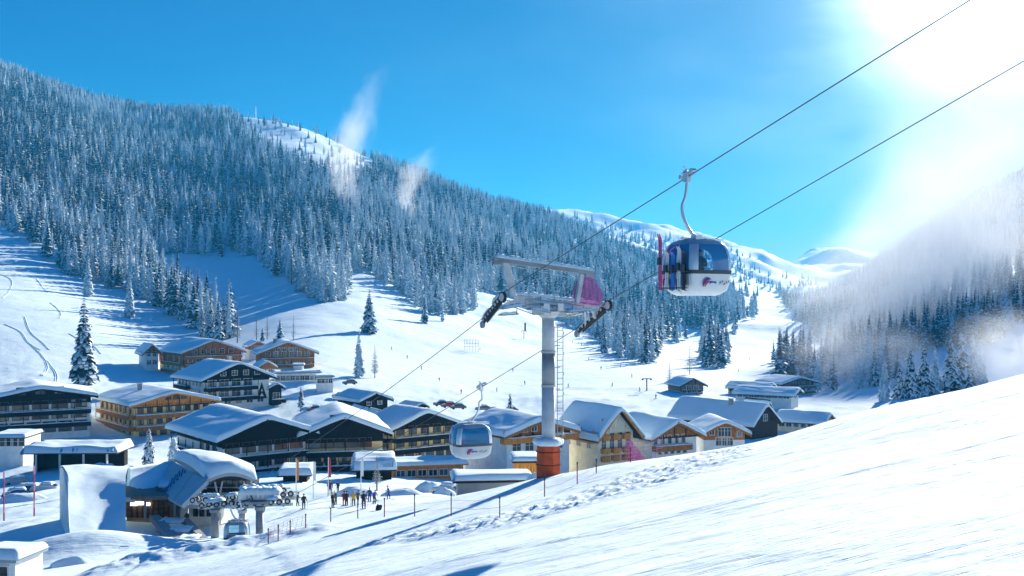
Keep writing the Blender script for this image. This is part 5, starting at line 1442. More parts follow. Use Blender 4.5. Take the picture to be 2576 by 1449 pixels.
b = MB(); snowcap(b, p + Vector((-1.6, .1, .35)), p + Vector((1.9, .1, .35)), 1.5, .35); mpart(b, 'snow_cover', SNOWR, hs, smooth=True)
b = MB()
for i in range(5): b.box(p.x - .9 + i * .38, p.x - .72 + i * .38, p.y - .64, p.y - .6, p.z - .1, p.z + .15)
mpart(b, 'lettering', CABG, hs)
# ------------------------------------------------------------------ people
def skin_mesh(joints, bones, radii, sub=1):
    me = bpy.data.meshes.new('tmp'); me.from_pydata(joints, bones, [])
    o = bpy.data.objects.new('tmp', me); C.objects.link(o)
    m = o.modifiers.new('s', 'SKIN'); m.use_smooth_shade = True
    for v, r in zip(me.skin_vertices[0].data, radii): v.radius = (r, r); v.use_root = False
    me.skin_vertices[0].data[0].use_root = True
    m2 = o.modifiers.new('u', 'SUBSURF'); m2.levels = sub; m2.render_levels = sub
    dg = bpy.context.evaluated_depsgraph_get(); dg.update()
    r = bpy.data.meshes.new_from_object(o.evaluated_get(dg))
    bpy.data.objects.remove(o); bpy.data.meshes.remove(me)
    return r
def person_joints(pose):
    J = [(0, 0, .96), (0, .0, 1.18), (0, -.01, 1.40), (0, -.01, 1.50), (0, -.03, 1.58), (0, -.04, 1.70)]
    B = [(0, 1), (1, 2), (2, 3), (3, 4), (4, 5)]; R = [.165, .165, .175, .065, .085, .095]
    lean = {'stand': 0, 'lean': .16, 'ski': .28, 'sit': 0}[pose]
    J = [(x, y - lean * (z - .96), z - lean * .12 * (z - .96)) for x, y, z in J]
    def add(par, pts):
        k = par
        for p, r in pts:
            J.append(p); R.append(r); B.append((k, len(J) - 1)); k = len(J) - 1
    for s in (-1, 1):
        if pose == 'sit':
            add(0, [((.10 * s, -.05, .93), .11), ((.13 * s, -.45, .95), .085), ((.13 * s, -.48, .52), .065), ((.13 * s, -.62, .47), .05)])
        elif pose == 'ski':
            add(0, [((.11 * s, 0, .88), .11), ((.15 * s, -.22, .52), .085), ((.15 * s, .02, .12), .07), ((.15 * s, -.16, .06), .055)])
        else:
            st_ = .0 if pose == 'stand' else .16 * s
            add(0, [((.11 * s, 0, .88), .115), ((.13 * s, -.03 - st_, .50), .085), ((.13 * s, .0 - st_ * 1.2, .12), .07), ((.13 * s, -.17 - st_ * 1.2, .06), .055)])
        y0 = -lean * .44
        if pose == 'stand' and s == 1: add(2, [((.21 * s, y0, 1.40), .075), ((.30 * s, y0 + .02, 1.14), .06), ((.27 * s, y0 - .18, 1.00), .045), ((.26 * s, y0 - .25, .98), .045)])
        else: add(2, [((.21 * s, y0, 1.40), .075), ((.32 * s, y0 - .04, 1.16), .06), ((.24 * s, y0 - .30, 1.12), .045), ((.22 * s, y0 - .38, 1.12), .045)])
    return J, B, R
SKINM = mat('skin', (.45, .25, .17), .6)
BOOT = mat('ski_boot', (.05, .05, .06), .5)
PM = {}
def person_mesh(pose, jacket, pants):
    base = 'b' + pose
    if base not in PM: PM[base] = skin_mesh(*person_joints(pose))
    k = (pose, jacket, pants)
    if k not in PM:
        me = PM[base].copy(); me.name = 'body'
        for m in (mat('cloth_' + jacket, JC[jacket], .8, var=.15, vscale=6), mat('cloth_' + pants, JC[pants], .8, var=.15, vscale=6), SKINM, BOOT): me.materials.append(m)
        for p in me.polygons:
            z = p.center.z
            p.material_index = 2 if z > 1.515 else (3 if z < .17 and pose != 'sit' else (1 if z < .93 else 0)); p.use_smooth = True
            if abs(p.center.x) > .18 and z > .9 and p.center.y < -.34: p.material_index = 3
        PM[k] = me
    return PM[k]
JC = dict(black=(.02, .02, .025), red=(.45, .03, .03), yellow=(.65, .38, .03), blue=(.02, .07, .30), navy=(.01, .02, .09), purple=(.14, .01, .12), grey=(.12, .13, .14), white=(.7, .7, .7), olive=(.10, .10, .06), orange=(.6, .18, .03), brown=(.10, .05, .03))
_hm = {}
def person(loc, rz, pose, jacket, pants, label, hat='black', skis=True, scale=1.0, group=None, poles=False):
    e = empty('person', loc, rz, label, 'person', group); e.scale = (scale,) * 3
    link('body', person_mesh(pose, jacket, pants), e)
    J = person_joints(pose)[0]; h = Vector(J[5])
    key = (pose, hat)
    if key not in _hm:
        b = MB(); rows = []
        for i in range(6):
            t = i / 5 * math.pi * .52; r = .118 * math.sin(t) + .002; z = h.z + .115 * math.cos(t) + .0
            rows.append([(h.x + r * math.cos(a), h.y + .01 + r * math.sin(a), z) for a in [k * math.pi / 5 for k in range(11)]])
        b.grid([list(reversed(r)) for r in rows]); g = MB(); b.box(-.08, .08, h.y - .115, h.y - .06, h.z - .0, h.z + .045, 1)
        _hm[key] = b.mesh('helmet', [mat('cloth_' + hat, JC[hat], .5), CABD], False)
    link('helmet', _hm[key], e)
    if skis:
        if 'ski' not in _hm:
            b = MB(); b.box(-.045, .045, -.95, .75, .0, .025); b.box(-.04, .04, -1.05, -.95, .01, .07); _hm['ski'] = b.mesh('ski', SK2)
        for s in (-1, 1): link('ski', _hm['ski'], e, (.14 * s, 0, -.01))
    if poles:
        if 'pole' not in _hm:
            b = MB(); b.tube([(0, 0, 0), (0, 0, 1.15)], .015, 5); _hm['pole'] = b.mesh('ski_pole', CABD)
        for s in (-1, 1): link('ski_pole', _hm['pole'], e, (.27 * s, -.4, 0))
    return e
GUESTS = [(764, 1280, 1246, .6, 'stand', 'black', 'black', 'person in black standing alone between the machinery and the others', 'black'),
 (748, 1273, 1249, 2.2, 'lean', 'brown', 'black', 'bending person in brown beside the wheels of the station', 'black'),
 (830, 1247, 1208, .2, 'stand', 'purple', 'black', 'person in wine red jacket standing farthest up the queue at left', 'black'),
 (850, 1230, 1205, -.4, 'stand', 'navy', 'black', 'person in dark blue standing highest by the snow mound', 'black'),
 (837, 1276, 1240, 1.0, 'stand', 'black', 'black', 'broad person in black at the front left of the skiing group', 'grey'),
 (845, 1270, 1238, -.9, 'lean', 'olive', 'black', 'person in olive just behind the broad one in black', 'white'),
 (866, 1272, 1240, .4, 'stand', 'red', 'red', 'person in bright red clothing within the group', 'black'),
 (872, 1272, 1238, .9, 'stand', 'black', 'black', 'slim person in black right behind the one in red', 'black'),
 (889, 1273, 1242, .1, 'stand', 'yellow', 'olive', 'person in yellow jacket in the middle of the group', 'grey'),
 (900, 1270, 1244, 2.6, 'lean', 'grey', 'black', 'person in grey right of the yellow jacket', 'black'),
 (915, 1281, 1236, .5, 'stand', 'black', 'purple', 'person with black jacket and purple trousers at the front of the group', 'black'),
 (930, 1262, 1229, -.3, 'stand', 'blue', 'navy', 'person in blue suit standing tall near the right of the group', 'black'),
 (941, 1268, 1237, .8, 'ski', 'blue', 'black', 'crouching skier in blue at the right of the group', 'blue'),
 (978, 1256, 1222, -1.2, 'lean', 'blue', 'navy', 'person in blue and black apart at the right by the snow heap', 'black')]
for vx, fy, ty, rz, pose, ja, pa_, lb, hat in GUESTS:
    p = hit(vx, fy, 74, 130); h = (fy - ty) / PXV / 1000 * p.y
    person(p + Vector((0, 0, -.02)), rz, pose, ja, pa_, lb, hat, scale=min(max(h / 1.72, .85), 1.15), poles=True)
# dropped rucksack
p = hit(950, 1284, 60, 110); b = MB(); b.tube([(0, 0, 0), (.0, 0, .35), (.05, .0, .6)], [.26, .24, .10], 8); b.box(-.2, .2, .22, .4, .05, .4)
o = b.build('rucksack', mat('cloth_black', JC['black'], .8), None, True); o.location = p; o.rotation_euler = (.3, .5, .4); tag(o, 'black rucksack lying on the snow below the group', 'rucksack')
# passengers of the large cabin
Mx = Matrix.Translation(near_c.location) @ Matrix.Rotation(near_c.rotation_euler.z, 4, 'Z')
for (x, y, rz, ja, lb) in ((.42, .25, 2.9, 'olive', 'passenger in olive coat and dark hat seen through the cabin window'), (-.45, .35, 2.6, 'brown', 'darker passenger beside the corner post inside the cabin')):
    person(Mx @ Vector((x, y, .12)), near_c.rotation_euler.z + rz, 'sit', ja, 'black', lb, 'black', skis=False, scale=.98)
# skiers far off on the pistes
rr = random.Random(21)
spots = [(1208, 880), (1024, 902), (1290, 935), (1320, 968), (1440, 862), (1463, 870), (1480, 905), (1512, 930), (1560, 925), (1590, 950), (1250, 985), (1105, 960), (1160, 990), (1372, 912), (1540, 972), (1610, 985), (1650, 1003), (1430, 975), (1885, 905), (1900, 870), (1858, 935), (1060, 930), (985, 880), (1135, 905), (1345, 885), (1500, 985), (1690, 985), (1295, 905), (1410, 935)]
cols_ = ['black', 'navy', 'red', 'grey', 'blue', 'brown']
where = {0: 'below the dark spur', 1: 'on the open run right of the tower', 2: 'on the lower run beyond the village roofs', 3: 'high on the narrow valley run'}
for i, (vx, vy) in enumerate(spots[:23]):
    p = hit(vx, vy, 300, 1500); c_ = cols_[i % 6]; zn = 3 if vx > 1840 else 2 if vy > 955 else 1 if vx > 1400 else 0
    person(p, rr.uniform(-2, 2), ['ski', 'stand', 'lean'][i % 3], c_, 'black', 'tiny distant skier in %s %s' % (c_, where[zn]), 'black', group='skiers far off in %s %s' % (c_, where[zn]), scale=.95)

# ------------------------------------------------------------------ fence poles, nets, flags
def banded_pole(vx, vb, vt, lab, y0=30, y1=120, m1=None):
    p = hit(vx, vb, y0, y1); h = (vb - vt) / PXV / 1000 * p.y
    e = empty('piste_pole', p - Vector((0, 0, .1)), 0, lab, 'piste pole', 'red banded poles along the piste fence')
    n = 7; r = .028 * p.y / 50
    for i in range(n):
        b = MB(); b.tube([(0, 0, h * i / n), (0, 0, h * (i + 1) / n)], r, 7); b.build('band', POLER if i % 2 else POLEK, e)
    b = MB(); b.tube([(0, 0, h), (0, 0, h + .1)], r * 1.4, 7); b.build('cap', POLEK, e)
    return p, h
POLER = mat('pole_red', (.50, .05, .09), .6); POLEK = mat('pole_dark', (.06, .02, .03), .6)
PO = [(1586, 1163, 1125, 'beside the pink triangular net'), (1500, 1189, 1153, 'right of the red padded tower foot, second nearest the tower'), (1452, 1217, 1162, 'close right of the red padded tower foot'), (1370, 1249, 1196, 'right below the red padded tower foot'),
      (1257, 1299, 1246, 'rising out of the long blue tower shadow'), (1135, 1297, 1240, 'between the tower shadow and the snow bank'), (1043, 1299, 1242, 'second left of the tower shadow'), (967, 1300, 1252, 'below the bag on the snow'),
      (900, 1304, 1268, 'in front of the skiing group'), (832, 1312, 1277, 'left of the skiing group on the near edge'), (769, 1328, 1292, 'halfway between group and grey column'), (730, 1342, 1308, 'third right of the grey column'),
      (700, 1358, 1318, 'second right of the grey column'), (675, 1366, 1328, 'next to the grey column')]
pp_ = [banded_pole(a, b_, c_, 'thin red banded pole ' + l) for a, b_, c_, l in PO]
def net_between(p, q, h, m, lab, nm='safety_net_or_flare', hb=.08):
    b = MB(); d = q - p; L = d.length; n = max(3, int(L / .35)); 
    def pt(t, z):
        w = p.lerp(q, t); return Vector((w.x, w.y, gz(w.x, w.y) + hb + z * (1 - .12 * math.sin(math.pi * t))))
    for k in range(6):
        b.tube([pt(t / n, h * k / 5) for t in range(n + 1)], .010, 3)
    for t in range(n + 1): b.tube([pt(t / n, 0), pt(min(1, (t + .5) / n), h)], .008, 3)
    return tag(b.build(nm, m), lab, 'safety net')
NETM = mat('net_pink', (.75, .30, .45), .7); 
net_between(pp_[-1][0], pp_[-3][0], .9, NETM, 'pink mesh net right of the grey round column')
net_between(pp_[-3][0], pp_[-4][0], .8, NETM, 'pink mesh net between the poles left of the skiing group')
net_between(pp_[0][0] + Vector((-.5, 0, 0)), pp_[0][0] + Vector((1.6, .4, 0)), 1.0, NETM, 'pale pink net behind the farthest fence pole')
a = V(1592, 1150, 52); b = MB(); b.add([a + Vector((-.35, 0, .9)), a + Vector((-.2, .05, -.6)), a + Vector((.85, .1, -.35)), a + Vector((-.15, 0, .95))], [(0, 1, 2, 3)]); b.add([a + Vector((-.35, .06, .9)), a + Vector((-.2, .11, -.6)), a + Vector((.85, .16, -.35)), a + Vector((-.15, .06, .95))], [(3, 2, 1, 0)])
tag(b.build('safety_flag', MAG), 'pink translucent triangular sheet stretched beside the farthest fence pole', 'net')
b = MB()
for z in (.35, .7):
    for i in range(len(pp_) - 8):
        p, q = pp_[i + 1][0], pp_[i + 2][0]; b.tube([p + Vector((0, 0, z)), p.lerp(q, .5) + Vector((0, 0, z - .08)), q + Vector((0, 0, z))], .006, 3)
tag(b.build('barrier_rope', POLER), 'thin red rope linking the fence poles', 'rope')
for vx, vt, vb, col, lab in ((745, 1153, 1236, 'orange', 'flagpole with long orange red banner, leftmost in front of the hotels'), (788, 1160, 1238, 'white', 'white flagpole with plain white banner'),
                             (826, 1150, 1226, 'red', 'flagpole with pink red banner behind the skiing group'), (908, 1152, 1222, 'white', 'flagpole with white banner beside the small larch')):
    p = V(vx, vb, 118); p.z = min(p.z, gz(p.x, p.y) + .3); h = V(vx, vt, 118).z - p.z
    e = empty('flagpole', p, 0, lab, 'flagpole'); b = MB(); b.tube([(0, 0, 0), (0, 0, h)], [.07, .04], 8); b.build('pole', CABW, e)
    b = MB(); rows = [[(.05 + .13 * j + .0, .04 * math.sin(i * .8 + j * 2), h * (.98 - .5 * i / 8)) for j in range(3)] for i in range(9)]; b.grid(rows); b.grid([[(p_[0], p_[1] + .02, p_[2]) for p_ in reversed(r_)] for r_ in rows])
    b.build('banner', mat('banner_' + col, JC[col], .8), e)
for vx, vt, vb, l in ((10, 1185, 1262, 'leftmost marker mast at the frame edge'), (86, 1172, 1258, 'tall marker mast left of the depot')):
    p = V(vx, vb, 112); p.z = min(p.z, gz(p.x, p.y) + .3); h = V(vx, vt, 112).z - p.z
    e = empty('marker_mast', p, 0, 'striped red and pale ' + l, 'mast')
    for i in range(6):
        b = MB(); b.tube([(0, 0, h * i / 6), (0, 0, h * (i + 1) / 6)], .09, 8); b.build('band', [POLER, NETM][i % 2], e)
# small lift masts on the far side
for vx, vt, vb, lab in ((1627, 952, 982, 'small T shaped lift mast on the far piste'), (1318, 832, 852, 'short dark mast on the piste left of the tower')):
    p = hit(vx, vb, 300, 1000); h = (vb - vt) / PXV / 1000 * p.y
    b = MB(); b.tube([(0, 0, -1), (0, 0, h)], .22, 8); e = empty('lift_mast', p, 0, lab, 'lift mast'); b.build('pole', METAL, e)
    b = MB(); b.beam((-1.6, 0, h), (1.6, 0, h), .3, .3); b.box(-1.8, -1.2, -.3, .3, h - .5, h); b.box(1.2, 1.8, -.3, .3, h - .5, h); b.build('crossarm', METAL, e)
# practice wall / frame on the piste
p = hit(1185, 884, 300, 900); k = p.y / 1000 / PXV
e = empty('start_frame', p, 0, 'pale grid frame standing on the open piste', 'frame')
b = MB()
for i in range(6): x = (-17 + i * 7) * k; b.tube([(x, 0, -1), (x, 0, 30 * k)], .09, 5)
for z in (12, 20, 29): b.tube([(-18 * k, 0, z * k), (19 * k, 0, z * k)], .08, 5)
b.build('bars', TIN, e)
# summit hut and mast on the ridge
p = hit(519, 270, 1500, 2300); e = empty('summit_hut', p, .3, 'small dark hut on the skyline of the left mountain', 'hut')
b = MB(); b.prism([(-7, -5), (7, -5), (7, 5), (0, 9), (-7, 5)], -6, 6); b.build('wall', T_DARK, e); b = MB(); b.prism([(-8, 5), (0, 9.3), (8, 5), (8, 6), (0, 10.5), (-8, 6)], -7, 7); b.build('roof', SNOWR, e)
p = hit(643, 277, 1500, 2300); b = MB(); b.tube([(0, 0, -4), (0, 0, 24)], [.9, .35], 6); o = b.build('antenna_mast', TIN); o.location = p; tag(o, 'thin white mast on the snowy summit', 'mast')

# ------------------------------------------------------------------ cars
def car_meshes(col):
    L, W = 4.3, 1.75
    prof = [(0, .35), (0, .72), (.15, .86), (1.0, .95), (1.65, 1.42), (3.3, 1.45), (3.95, 1.0), (4.25, .92), (4.3, .5), (4.3, .35)]
    b = MB(); n = len(prof)
    def ring_(y, k): return [(x, y * (1 - (.14 if z > 1.0 else 0)), z) for x, z in prof]
    P = [ring_(y, 0) for y in (-W / 2, -W / 2 + .06, 0, W / 2 - .06, W / 2)]
    P[0] = [(2.15 + (x - 2.15) * .97, y, z * .98 + .01) for x, y, z in P[0]]; P[4] = [(2.15 + (x - 2.15) * .97, y, z * .98 + .01) for x, y, z in P[4]]
    b.grid(P); b.add(P[0], [tuple(range(n))]); b.add(P[-1], [tuple(range(n))[::-1]]); b.add([P[0][0], P[-1][0], P[-1][-1], P[0][-1]], [(0, 1, 2, 3)])
    body = b.mesh('body', col)
    g = MB()
    for s in (-1, 1):
        y = s * (W / 2 * .86 + .035)
        g.add([(1.25, y, .98), (2.4, y, .98), (2.4, y * .99, 1.36), (1.68, y * .99, 1.36)], [(0, 1, 2, 3) if s < 0 else (3, 2, 1, 0)])
        g.add([(2.48, y, .98), (3.75, y, .98), (3.3, y * .99, 1.38), (2.48, y * .99, 1.36)], [(0, 1, 2, 3) if s < 0 else (3, 2, 1, 0)])
    g.add([(1.02, -.7, .99), (1.02, .7, .99), (1.6, .66, 1.41), (1.6, -.66, 1.41)], [(3, 2, 1, 0)]); g.add([(3.97, -.7, 1.02), (3.97, .7, 1.02), (3.36, .66, 1.43), (3.36, -.66, 1.43)], [(0, 1, 2, 3)])
    glass = g.mesh('window', PANE)
    w = MB(); w.tube([(0, -.1, 0), (0, .1, 0)], .32, 14); wheel = w.mesh('wheel', RUBBER)
    return body, glass, wheel
h_ = MB(); h_.box(-.03, .03, -.18, .18, -.07, .07); HL = h_.mesh('headlight', FRAME_W)
TLm = mat('tail_red', (.4, .02, .02), .4); h_ = MB(); h_.box(-.03, .03, -.12, .12, -.08, .08); TL = h_.mesh('tail_light', TLm)
CC = {c_: car_meshes(mat('car_' + c_, v, .35, coat=.6)) for c_, v in dict(dark=(.03, .035, .045), silver=(.35, .37, .4), white=(.7, .7, .7), red=(.35, .03, .03), blue=(.03, .07, .2)).items()}
def car(vx, vy, Y, rz, c_, label, snow=.35, p=None):
    p = p or V(vx, vy, Y); p.z = gz(p.x, p.y) if abs(gz(p.x, p.y) - p.z) < 3.5 else p.z
    e = empty('parked_car', p, rz, label, 'car', 'cars parked around the village'); bd, gl, wh = CC[c_]
    link('body', bd, e); link('window', gl, e)
    for x in (.85, 3.4):
        for y in (-.78, .78): link('wheel', wh, e, (x, y, .32))
    for y in (-.6, .6): link('headlight', HL, e, (.02, y, .68)); link('tail_light', TL, e, (4.28, y, .75))
    if snow:
        b = MB(); b.slab([[(x, y, z + snow * math.sqrt(max(0, 1 - (y / .82) ** 2)) * (1 if 0 < i < 6 else .2)) for y in (.80, .72, .4, 0, -.4, -.72, -.80)] for i, (x, z) in enumerate(((1.5, 1.36), (1.75, 1.43), (2.2, 1.45), (2.6, 1.45), (3.0, 1.45), (3.3, 1.42), (3.5, 1.32)))], .05)
        b.slab([[(x, y, z + snow * .6 * math.sqrt(max(0, 1 - (y / .85) ** 2))) for y in (.82, .4, 0, -.4, -.82)] for x, z in ((.1, .76), (.3, .88), (.7, .92), (1.05, .97))], .05)
        b.build('snow_cover', SNOWR, e, smooth=True)
    return e
CARS = [(8, 1178, 180, .5, 'silver', 'silver car nearest the frame edge in the left car park'), (20, 1200, 168, .3, 'white', 'white snow covered car below the silver one at the left edge'), (38, 1213, 162, .2, 'dark', 'dark car in the second row of the left car park'),
 (78, 1214, 162, .1, 'white', 'pale car beside the tall marker mast'), (4, 1220, 158, .4, 'blue', 'blue car half cut by the left frame edge'),
 (205, 1162, 182, 1.4, 'dark', 'dark car under the right end of the car shelter'), (232, 1163, 182, 1.5, 'dark', 'dark car just right of the car shelter opening'), (255, 1164, 181, 1.5, 'silver', 'silver car right of the two dark ones by the shelter'), (298, 1166, 180, 1.2, 'dark', 'lone dark car between the shelter and the young spruce'),
 (335, 1008, 285, .3, 'white', 'snow buried car behind the roof of the orange hotel'), (362, 998, 290, .4, 'dark', 'dark roofed car on the road above the orange hotel'), (392, 1000, 292, .2, 'silver', 'silver car left of the black and white hotel'), (425, 996, 300, .1, 'blue', 'blue car parked in the shade below the upper hotel'), (445, 1003, 290, .3, 'white', 'white car closest to the black and white hotel'),
 (770, 1036, 255, .2, 'dark', 'dark car in the row behind the large black hotel'), (792, 1038, 254, .3, 'silver', 'silver car second in the row behind the large black hotel'), (815, 1040, 253, .1, 'white', 'white car at the right end of the row behind the large black hotel'),
 (862, 968, 300, .4, 'dark', 'dark car by the end of the terrace building'), (835, 978, 300, .3, 'silver', 'silver car below the terrace building annex'), (1090, 1022, 270, .2, 'dark', 'dark car first in the line beyond the tiny hut'), (1110, 1026, 268, .3, 'red', 'red car in the line beyond the tiny hut'), (1132, 1030, 265, .2, 'dark', 'dark car last in the line beyond the tiny hut'),
 (1195, 1034, 262, 0., 'blue', 'blue car behind the far cabin hanger'), (1220, 1040, 262, .1, 'dark', 'dark car under the far cabin hanger'), (1262, 1038, 258, .2, 'dark', 'dark car beside the little dark spruce'),
 (1088, 1222, 128, -.5, 'white', 'snow covered white car dug into the bank by the flagpoles'), (300, 1232, 150, .1, 'white', 'white car')][:-1]
for a in CARS: car(*a)
# yellow digger beyond the village
p = V(1140, 1034, 262); p.z = gz(p.x, p.y) + .1
e = empty('snow_plough', p, .3, 'orange snow plough truck on the road beyond the cream hotel', 'snow plough'); YEL = mat('machine_orange', (.60, .26, .03), .5)
b = MB(); b.box(-2.4, 1.2, -1.1, 1.1, .6, 2.2); b.box(1.2, 2.6, -1.1, 1.1, .6, 1.6); b.build('body', YEL, e); b = MB(); b.box(-2.2, .4, -1.14, 1.14, 1.4, 2.05); b.build('window', PANE, e)
for x in (-1.5, 1.4):
    for y in (-1.0, 1.0): link('wheel', CC['dark'][2], e, (x, y, .45)).scale = (1.4, 1.4, 1.4)
b = MB(); b.tube([(2.9, -1.6, .2), (3.1, -1.6, 1.1)], .05, 4); b.beam((3.0, -1.6, .7), (3.0, 1.6, .7), .1, 1.1); b.build('blade', YEL, e)

# ------------------------------------------------------------------ snow heaps and tracks
def heap(vx, vy, Y, w, h, lab, seed):
    p = V(vx, vy, Y); p.z = gz(p.x, p.y) - .15; P = []; k = Y / 1000 / PXV; w *= k; h *= k
    for i in range(9):
        r = i / 8; row = []
        for j in range(25):
            a = j / 24 * 6.2832; q = 1 + .25 * float(fbm(np.array([math.cos(a) * 1.2 + seed]), np.array([math.sin(a) * 1.2]), 3)[0])
            z = h * (1 - r ** 2) * (1 + .35 * float(fbm(np.array([math.cos(a) * r * 2 + seed]), np.array([math.sin(a) * r * 2]), 3)[0]))
            row.append((w * r * q * math.cos(a) * .5, w * .35 * r * q * math.sin(a), z - (.4 if i == 8 else 0)))
        P.append(row)
    b = MB(); b.grid(P); b.f = [tuple(reversed(f)) for f in b.f]; o = b.build('snow_heap', SNOWR, None, True); o.location = p; tag(o, lab, 'snow heap')
heap(900, 1228, 120, 130, 26, 'long heap of ploughed snow behind the skiing group', 1.0)
heap(1010, 1218, 118, 120, 22, 'snow heap between the flagpoles and the shed', 2.0)
heap(1075, 1216, 132, 90, 26, 'lumpy snow heap above the half buried white car', 3.1)
heap(1120, 1212, 125, 70, 20, 'snow heap left of the half buried shed', 4.4)
heap(60, 1240, 140, 130, 24, 'broad snow heap left of the depot', 5.2)
heap(395, 1005, 280, 150, 24, 'ploughed snow heap along the road left of the black and white hotel', 6.3)
heap(300, 1000, 290, 110, 24, 'ploughed snow heap right of the tall lone spruce', 7.7)
heap(790, 1015, 268, 110, 26, 'snow heap around the small spruce beside the black and white hotel', 8.4)
heap(860, 1036, 250, 120, 16, 'low snow heap in front of the dark barn', 9.3)
heap(1350, 1190, 60, 60, 26, 'snow piled against the left of the red padded tower foot', 10.1)
heap(1428, 1196, 60, 70, 20, 'snow piled against the right of the red padded tower foot', 11.2)
heap(185, 1385, 75, 120, 22, 'drift of snow beside the lower left building', 12.0)
TR = [[(172, 838), (215, 868), (210, 895), (240, 915), (262, 940)], [(80, 870), (105, 895), (118, 925), (105, 945)], [(115, 905), (140, 940), (138, 965), (118, 985)], [(60, 795), (75, 835), (105, 862), (122, 880)],
      [(0, 690), (28, 705), (20, 735), (5, 750)], [(125, 760), (150, 785), (148, 800)], [(200, 840), (235, 870), (252, 890)], [(10, 815), (50, 835), (70, 862), (100, 880)], [(90, 700), (118, 735)]]
b = MB()
for L in TR:
    pts = [hit(x, y, 230, 700) + Vector((0, 0, .05)) for x, y in L]; pts = spl(pts, 8)
    pts = [Vector((p.x, p.y, gz(p.x, p.y) + .04)) for p in pts]
    for off in (-.35, .35): b.tube([p + Vector((off, 0, 0)) for p in pts], .12, 5)
tag(b.build('ski_tracks', SNOWR, None, True), 'winding raised edges of ski tracks on the left slope', kind='stuff')
# ------------------------------------------------------------------ mist, blown snow and haze
def volume_mat(name, col, dens, aniso, kind, seed=0.0, nscale=2.0, thr=(.42, .68), stretch=(1, 1, 1), soft=1.0, pts=None):
    """density fades to nothing at the ellipsoid's edge and is broken up by noise; object space is the unit ball"""
    m = bpy.data.materials.new(name); m.use_nodes = True
    t = NT(m); m.node_tree.nodes.clear()
    tcn = t.n('ShaderNodeTexCoord')
    def mth(op, a, b=None, clamp=False):
        q = t.n('ShaderNodeMath', operation=op, use_clamp=clamp)
        for i, s in enumerate((a, b)):
            if s is None: continue
            if isinstance(s, (int, float)): q.inputs[i].default_value = s
            else: t.l(s, q.inputs[i])
        return q.outputs[0]
    sep = t.n('ShaderNodeSeparateXYZ'); t.l(tcn.outputs['Object'], sep.inputs[0])
    mpn = t.n('ShaderNodeMapping'); mpn.inputs['Location'].default_value = (seed, seed * 1.7, seed * .6); mpn.inputs['Scale'].default_value = stretch
    t.l(tcn.outputs['Object'], mpn.inputs[0])
    nn = t.n('ShaderNodeTexNoise'); nn.inputs['Scale'].default_value = nscale; nn.inputs['Detail'].default_value = 4; nn.inputs['Roughness'].default_value = .6
    nn.inputs['Distortion'].default_value = .25
    t.l(mpn.outputs[0], nn.inputs['Vector'])
    if kind == 'ball':
        ln = t.n('ShaderNodeVectorMath', operation='LENGTH'); t.l(tcn.outputs['Object'], ln.inputs[0])
        r = ln.outputs['Value']
    else:   # plume: a narrow foot, wider and drifting as it rises (z from -1 to 1)
        zz = mth('MULTIPLY', mth('ADD', sep.outputs[2], 1.0), .5)
        cx = mth('ADD', mth('MULTIPLY', mth('SUBTRACT', mth('SINE', mth('MULTIPLY', zz, 4.2)), 0.0), -.13), mth('MULTIPLY', mth('POWER', mth('MAXIMUM', zz, 0.0), 2.0), .42))
        dx = mth('ADD', mth('SUBTRACT', sep.outputs[0], mth('ADD', cx, -.28)), mth('MULTIPLY', mth('SUBTRACT', nn.outputs[0], .5), .9))
        wz = mth('ADD', .17, mth('MULTIPLY', zz, .34))
        r0 = mth('DIVIDE', mth('POWER', mth('ADD', mth('MULTIPLY', dx, dx), mth('MULTIPLY', sep.outputs[1], sep.outputs[1])), .5), wz)
        top = mth('SUBTRACT', zz, .55); top = mth('MULTIPLY', mth('MAXIMUM', top, 0.0), 2.0)
        r = mth('ADD', r0, top)
    fall = t.n('ShaderNodeMapRange', interpolation_type='SMOOTHSTEP')
    fall.inputs[1].default_value = 1.0; fall.inputs[2].default_value = 1.0 - .85 * soft
    fall.inputs[3].default_value = 0; fall.inputs[4].default_value = 1
    t.l(r, fall.inputs[0])
    nr = t.n('ShaderNodeMapRange'); nr.inputs[1].default_value = thr[0]; nr.inputs[2].default_value = thr[1]
    t.l(nn.outputs[0], nr.inputs[0])
    d = mth('MULTIPLY', mth('MULTIPLY', fall.outputs[0], nr.outputs[0]), dens)
    if kind == 'plume': d = mth('MULTIPLY', d, mth('SUBTRACT', 1.9, mth('MULTIPLY', zz, 1.5)))
    pv = t.n('ShaderNodeVolumePrincipled')
    pv.inputs['Color'].default_value = (*col, 1); pv.inputs['Anisotropy'].default_value = aniso
    t.l(d, pv.inputs['Density'])
    o = t.n('ShaderNodeOutputMaterial'); t.l(pv.outputs[0], o.inputs['Volume'])
    return m
def cloud_obj(name, c, r, m, label, rz=0, rx=0, ry=0):
    me = bpy.data.meshes.new(name); bmv = []
    import bmesh
    bm = bmesh.new()
    bmesh.ops.create_icosphere(bm, subdivisions=2, radius=1.0) if 'plume' not in name else bmesh.ops.create_cube(bm, size=2.0)
    bm.to_mesh(me); bm.free(); me.materials.append(m)
    o = link(name, me); o.location = c; o.scale = r; o.rotation_euler = (rx, ry, rz)
    return tag(o, label, kind='stuff')
WHITE = (.985, .985, .985)
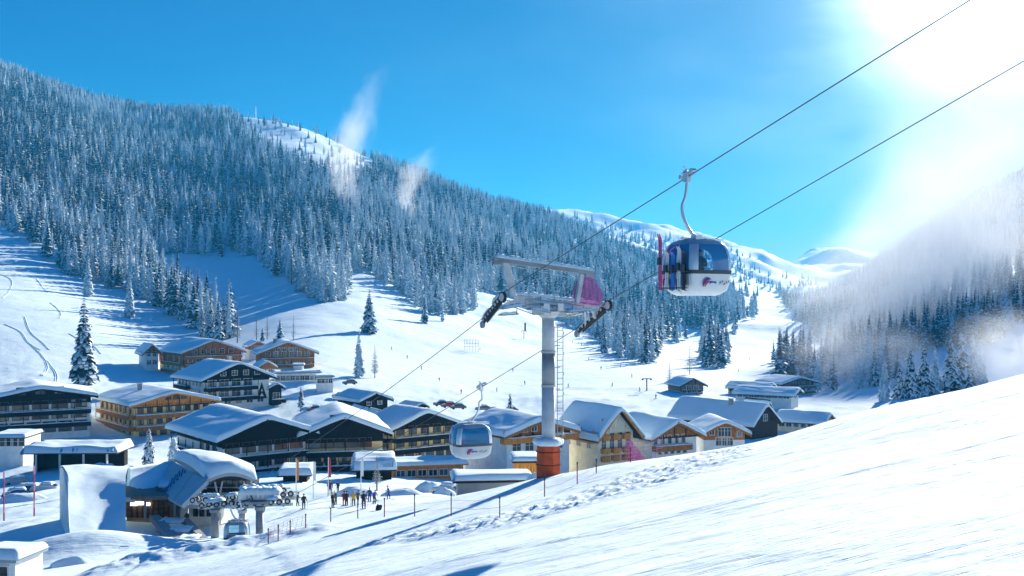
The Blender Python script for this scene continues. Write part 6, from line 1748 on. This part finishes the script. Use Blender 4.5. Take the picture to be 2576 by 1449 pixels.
# plumes of steam or blown snow rising from the left mountain
c = V(935, 345, 1080); cloud_obj('snow_plume', c, (78, 40, 86), volume_mat('plume_a', WHITE, .10, .1, 'plume', 3.1, 3.2, (.38, .62), (1, 1, .6)), 'tall thin column of white snow dust rising from the left mountain')
c = V(1075, 455, 1180); cloud_obj('snow_plume', c, (70, 36, 52), volume_mat('plume_b', WHITE, .08, .1, 'plume', 8.4, 3.0, (.38, .62)), 'short wide wisp of snow dust right of the tall column')
# sunlit clouds of blown snow over the right hand slope
def bank(vx, vy, Y, wv, hv, dpt, dens, seed, label, thr=(.26, .76), ns=2.0, ry=0.0, an=.25):
    c = V(vx, vy, Y); k = Y / 1000 / PXV
    cloud_obj('snow_cloud', c, (wv * k, dpt, hv * k), volume_mat('cloud_%d' % int(seed * 10), WHITE, dens, an, 'ball', seed, ns, thr), label, ry=ry)
bank(2290, 700, 620, 400, 210, 90, .030, 1.3, 'bright cloud of blown snow over the misty right slope', ry=-.35)
bank(2540, 880, 300, 160, 135, 30, .045, 2.7, 'dense white snow cloud behind the crest at the right edge', (.30, .75), 1.6)
bank(2160, 900, 420, 230, 120, 45, .032, 4.2, 'thin veil of snow dust between the far houses and the right hand spruces')
bank(2390, 560, 800, 340, 240, 110, .022, 5.9, 'faint high veil of snow dust below the sun', ry=-.4)

bank(2430, 380, 900, 300, 270, 120, .008, 7.1, 'faint bright veil hanging below the sun')
zmin = min(float(np.array([v.co.z for v in o.data.vertices]).min()) for o in bpy.data.objects if o.name.startswith(('snow_ground', 'snow_slope'))) - 1.0
zmax = 560.0
hb = MB().box(-4600, 5200, -230, 7100, zmin, zmax)
hm = bpy.data.materials.new('haze'); hm.use_nodes = True
t_ = NT(hm); hm.node_tree.nodes.clear()
pv = t_.n('ShaderNodeVolumePrincipled'); pv.inputs['Color'].default_value = (.06, .52, 1.0, 1)
pv.inputs['Density'].default_value = .00011; pv.inputs['Anisotropy'].default_value = .15
ho = t_.n('ShaderNodeOutputMaterial'); t_.l(pv.outputs[0], ho.inputs['Volume'])
tag(hb.build('haze', hm), 'pale blue winter haze filling the valley', kind='stuff')
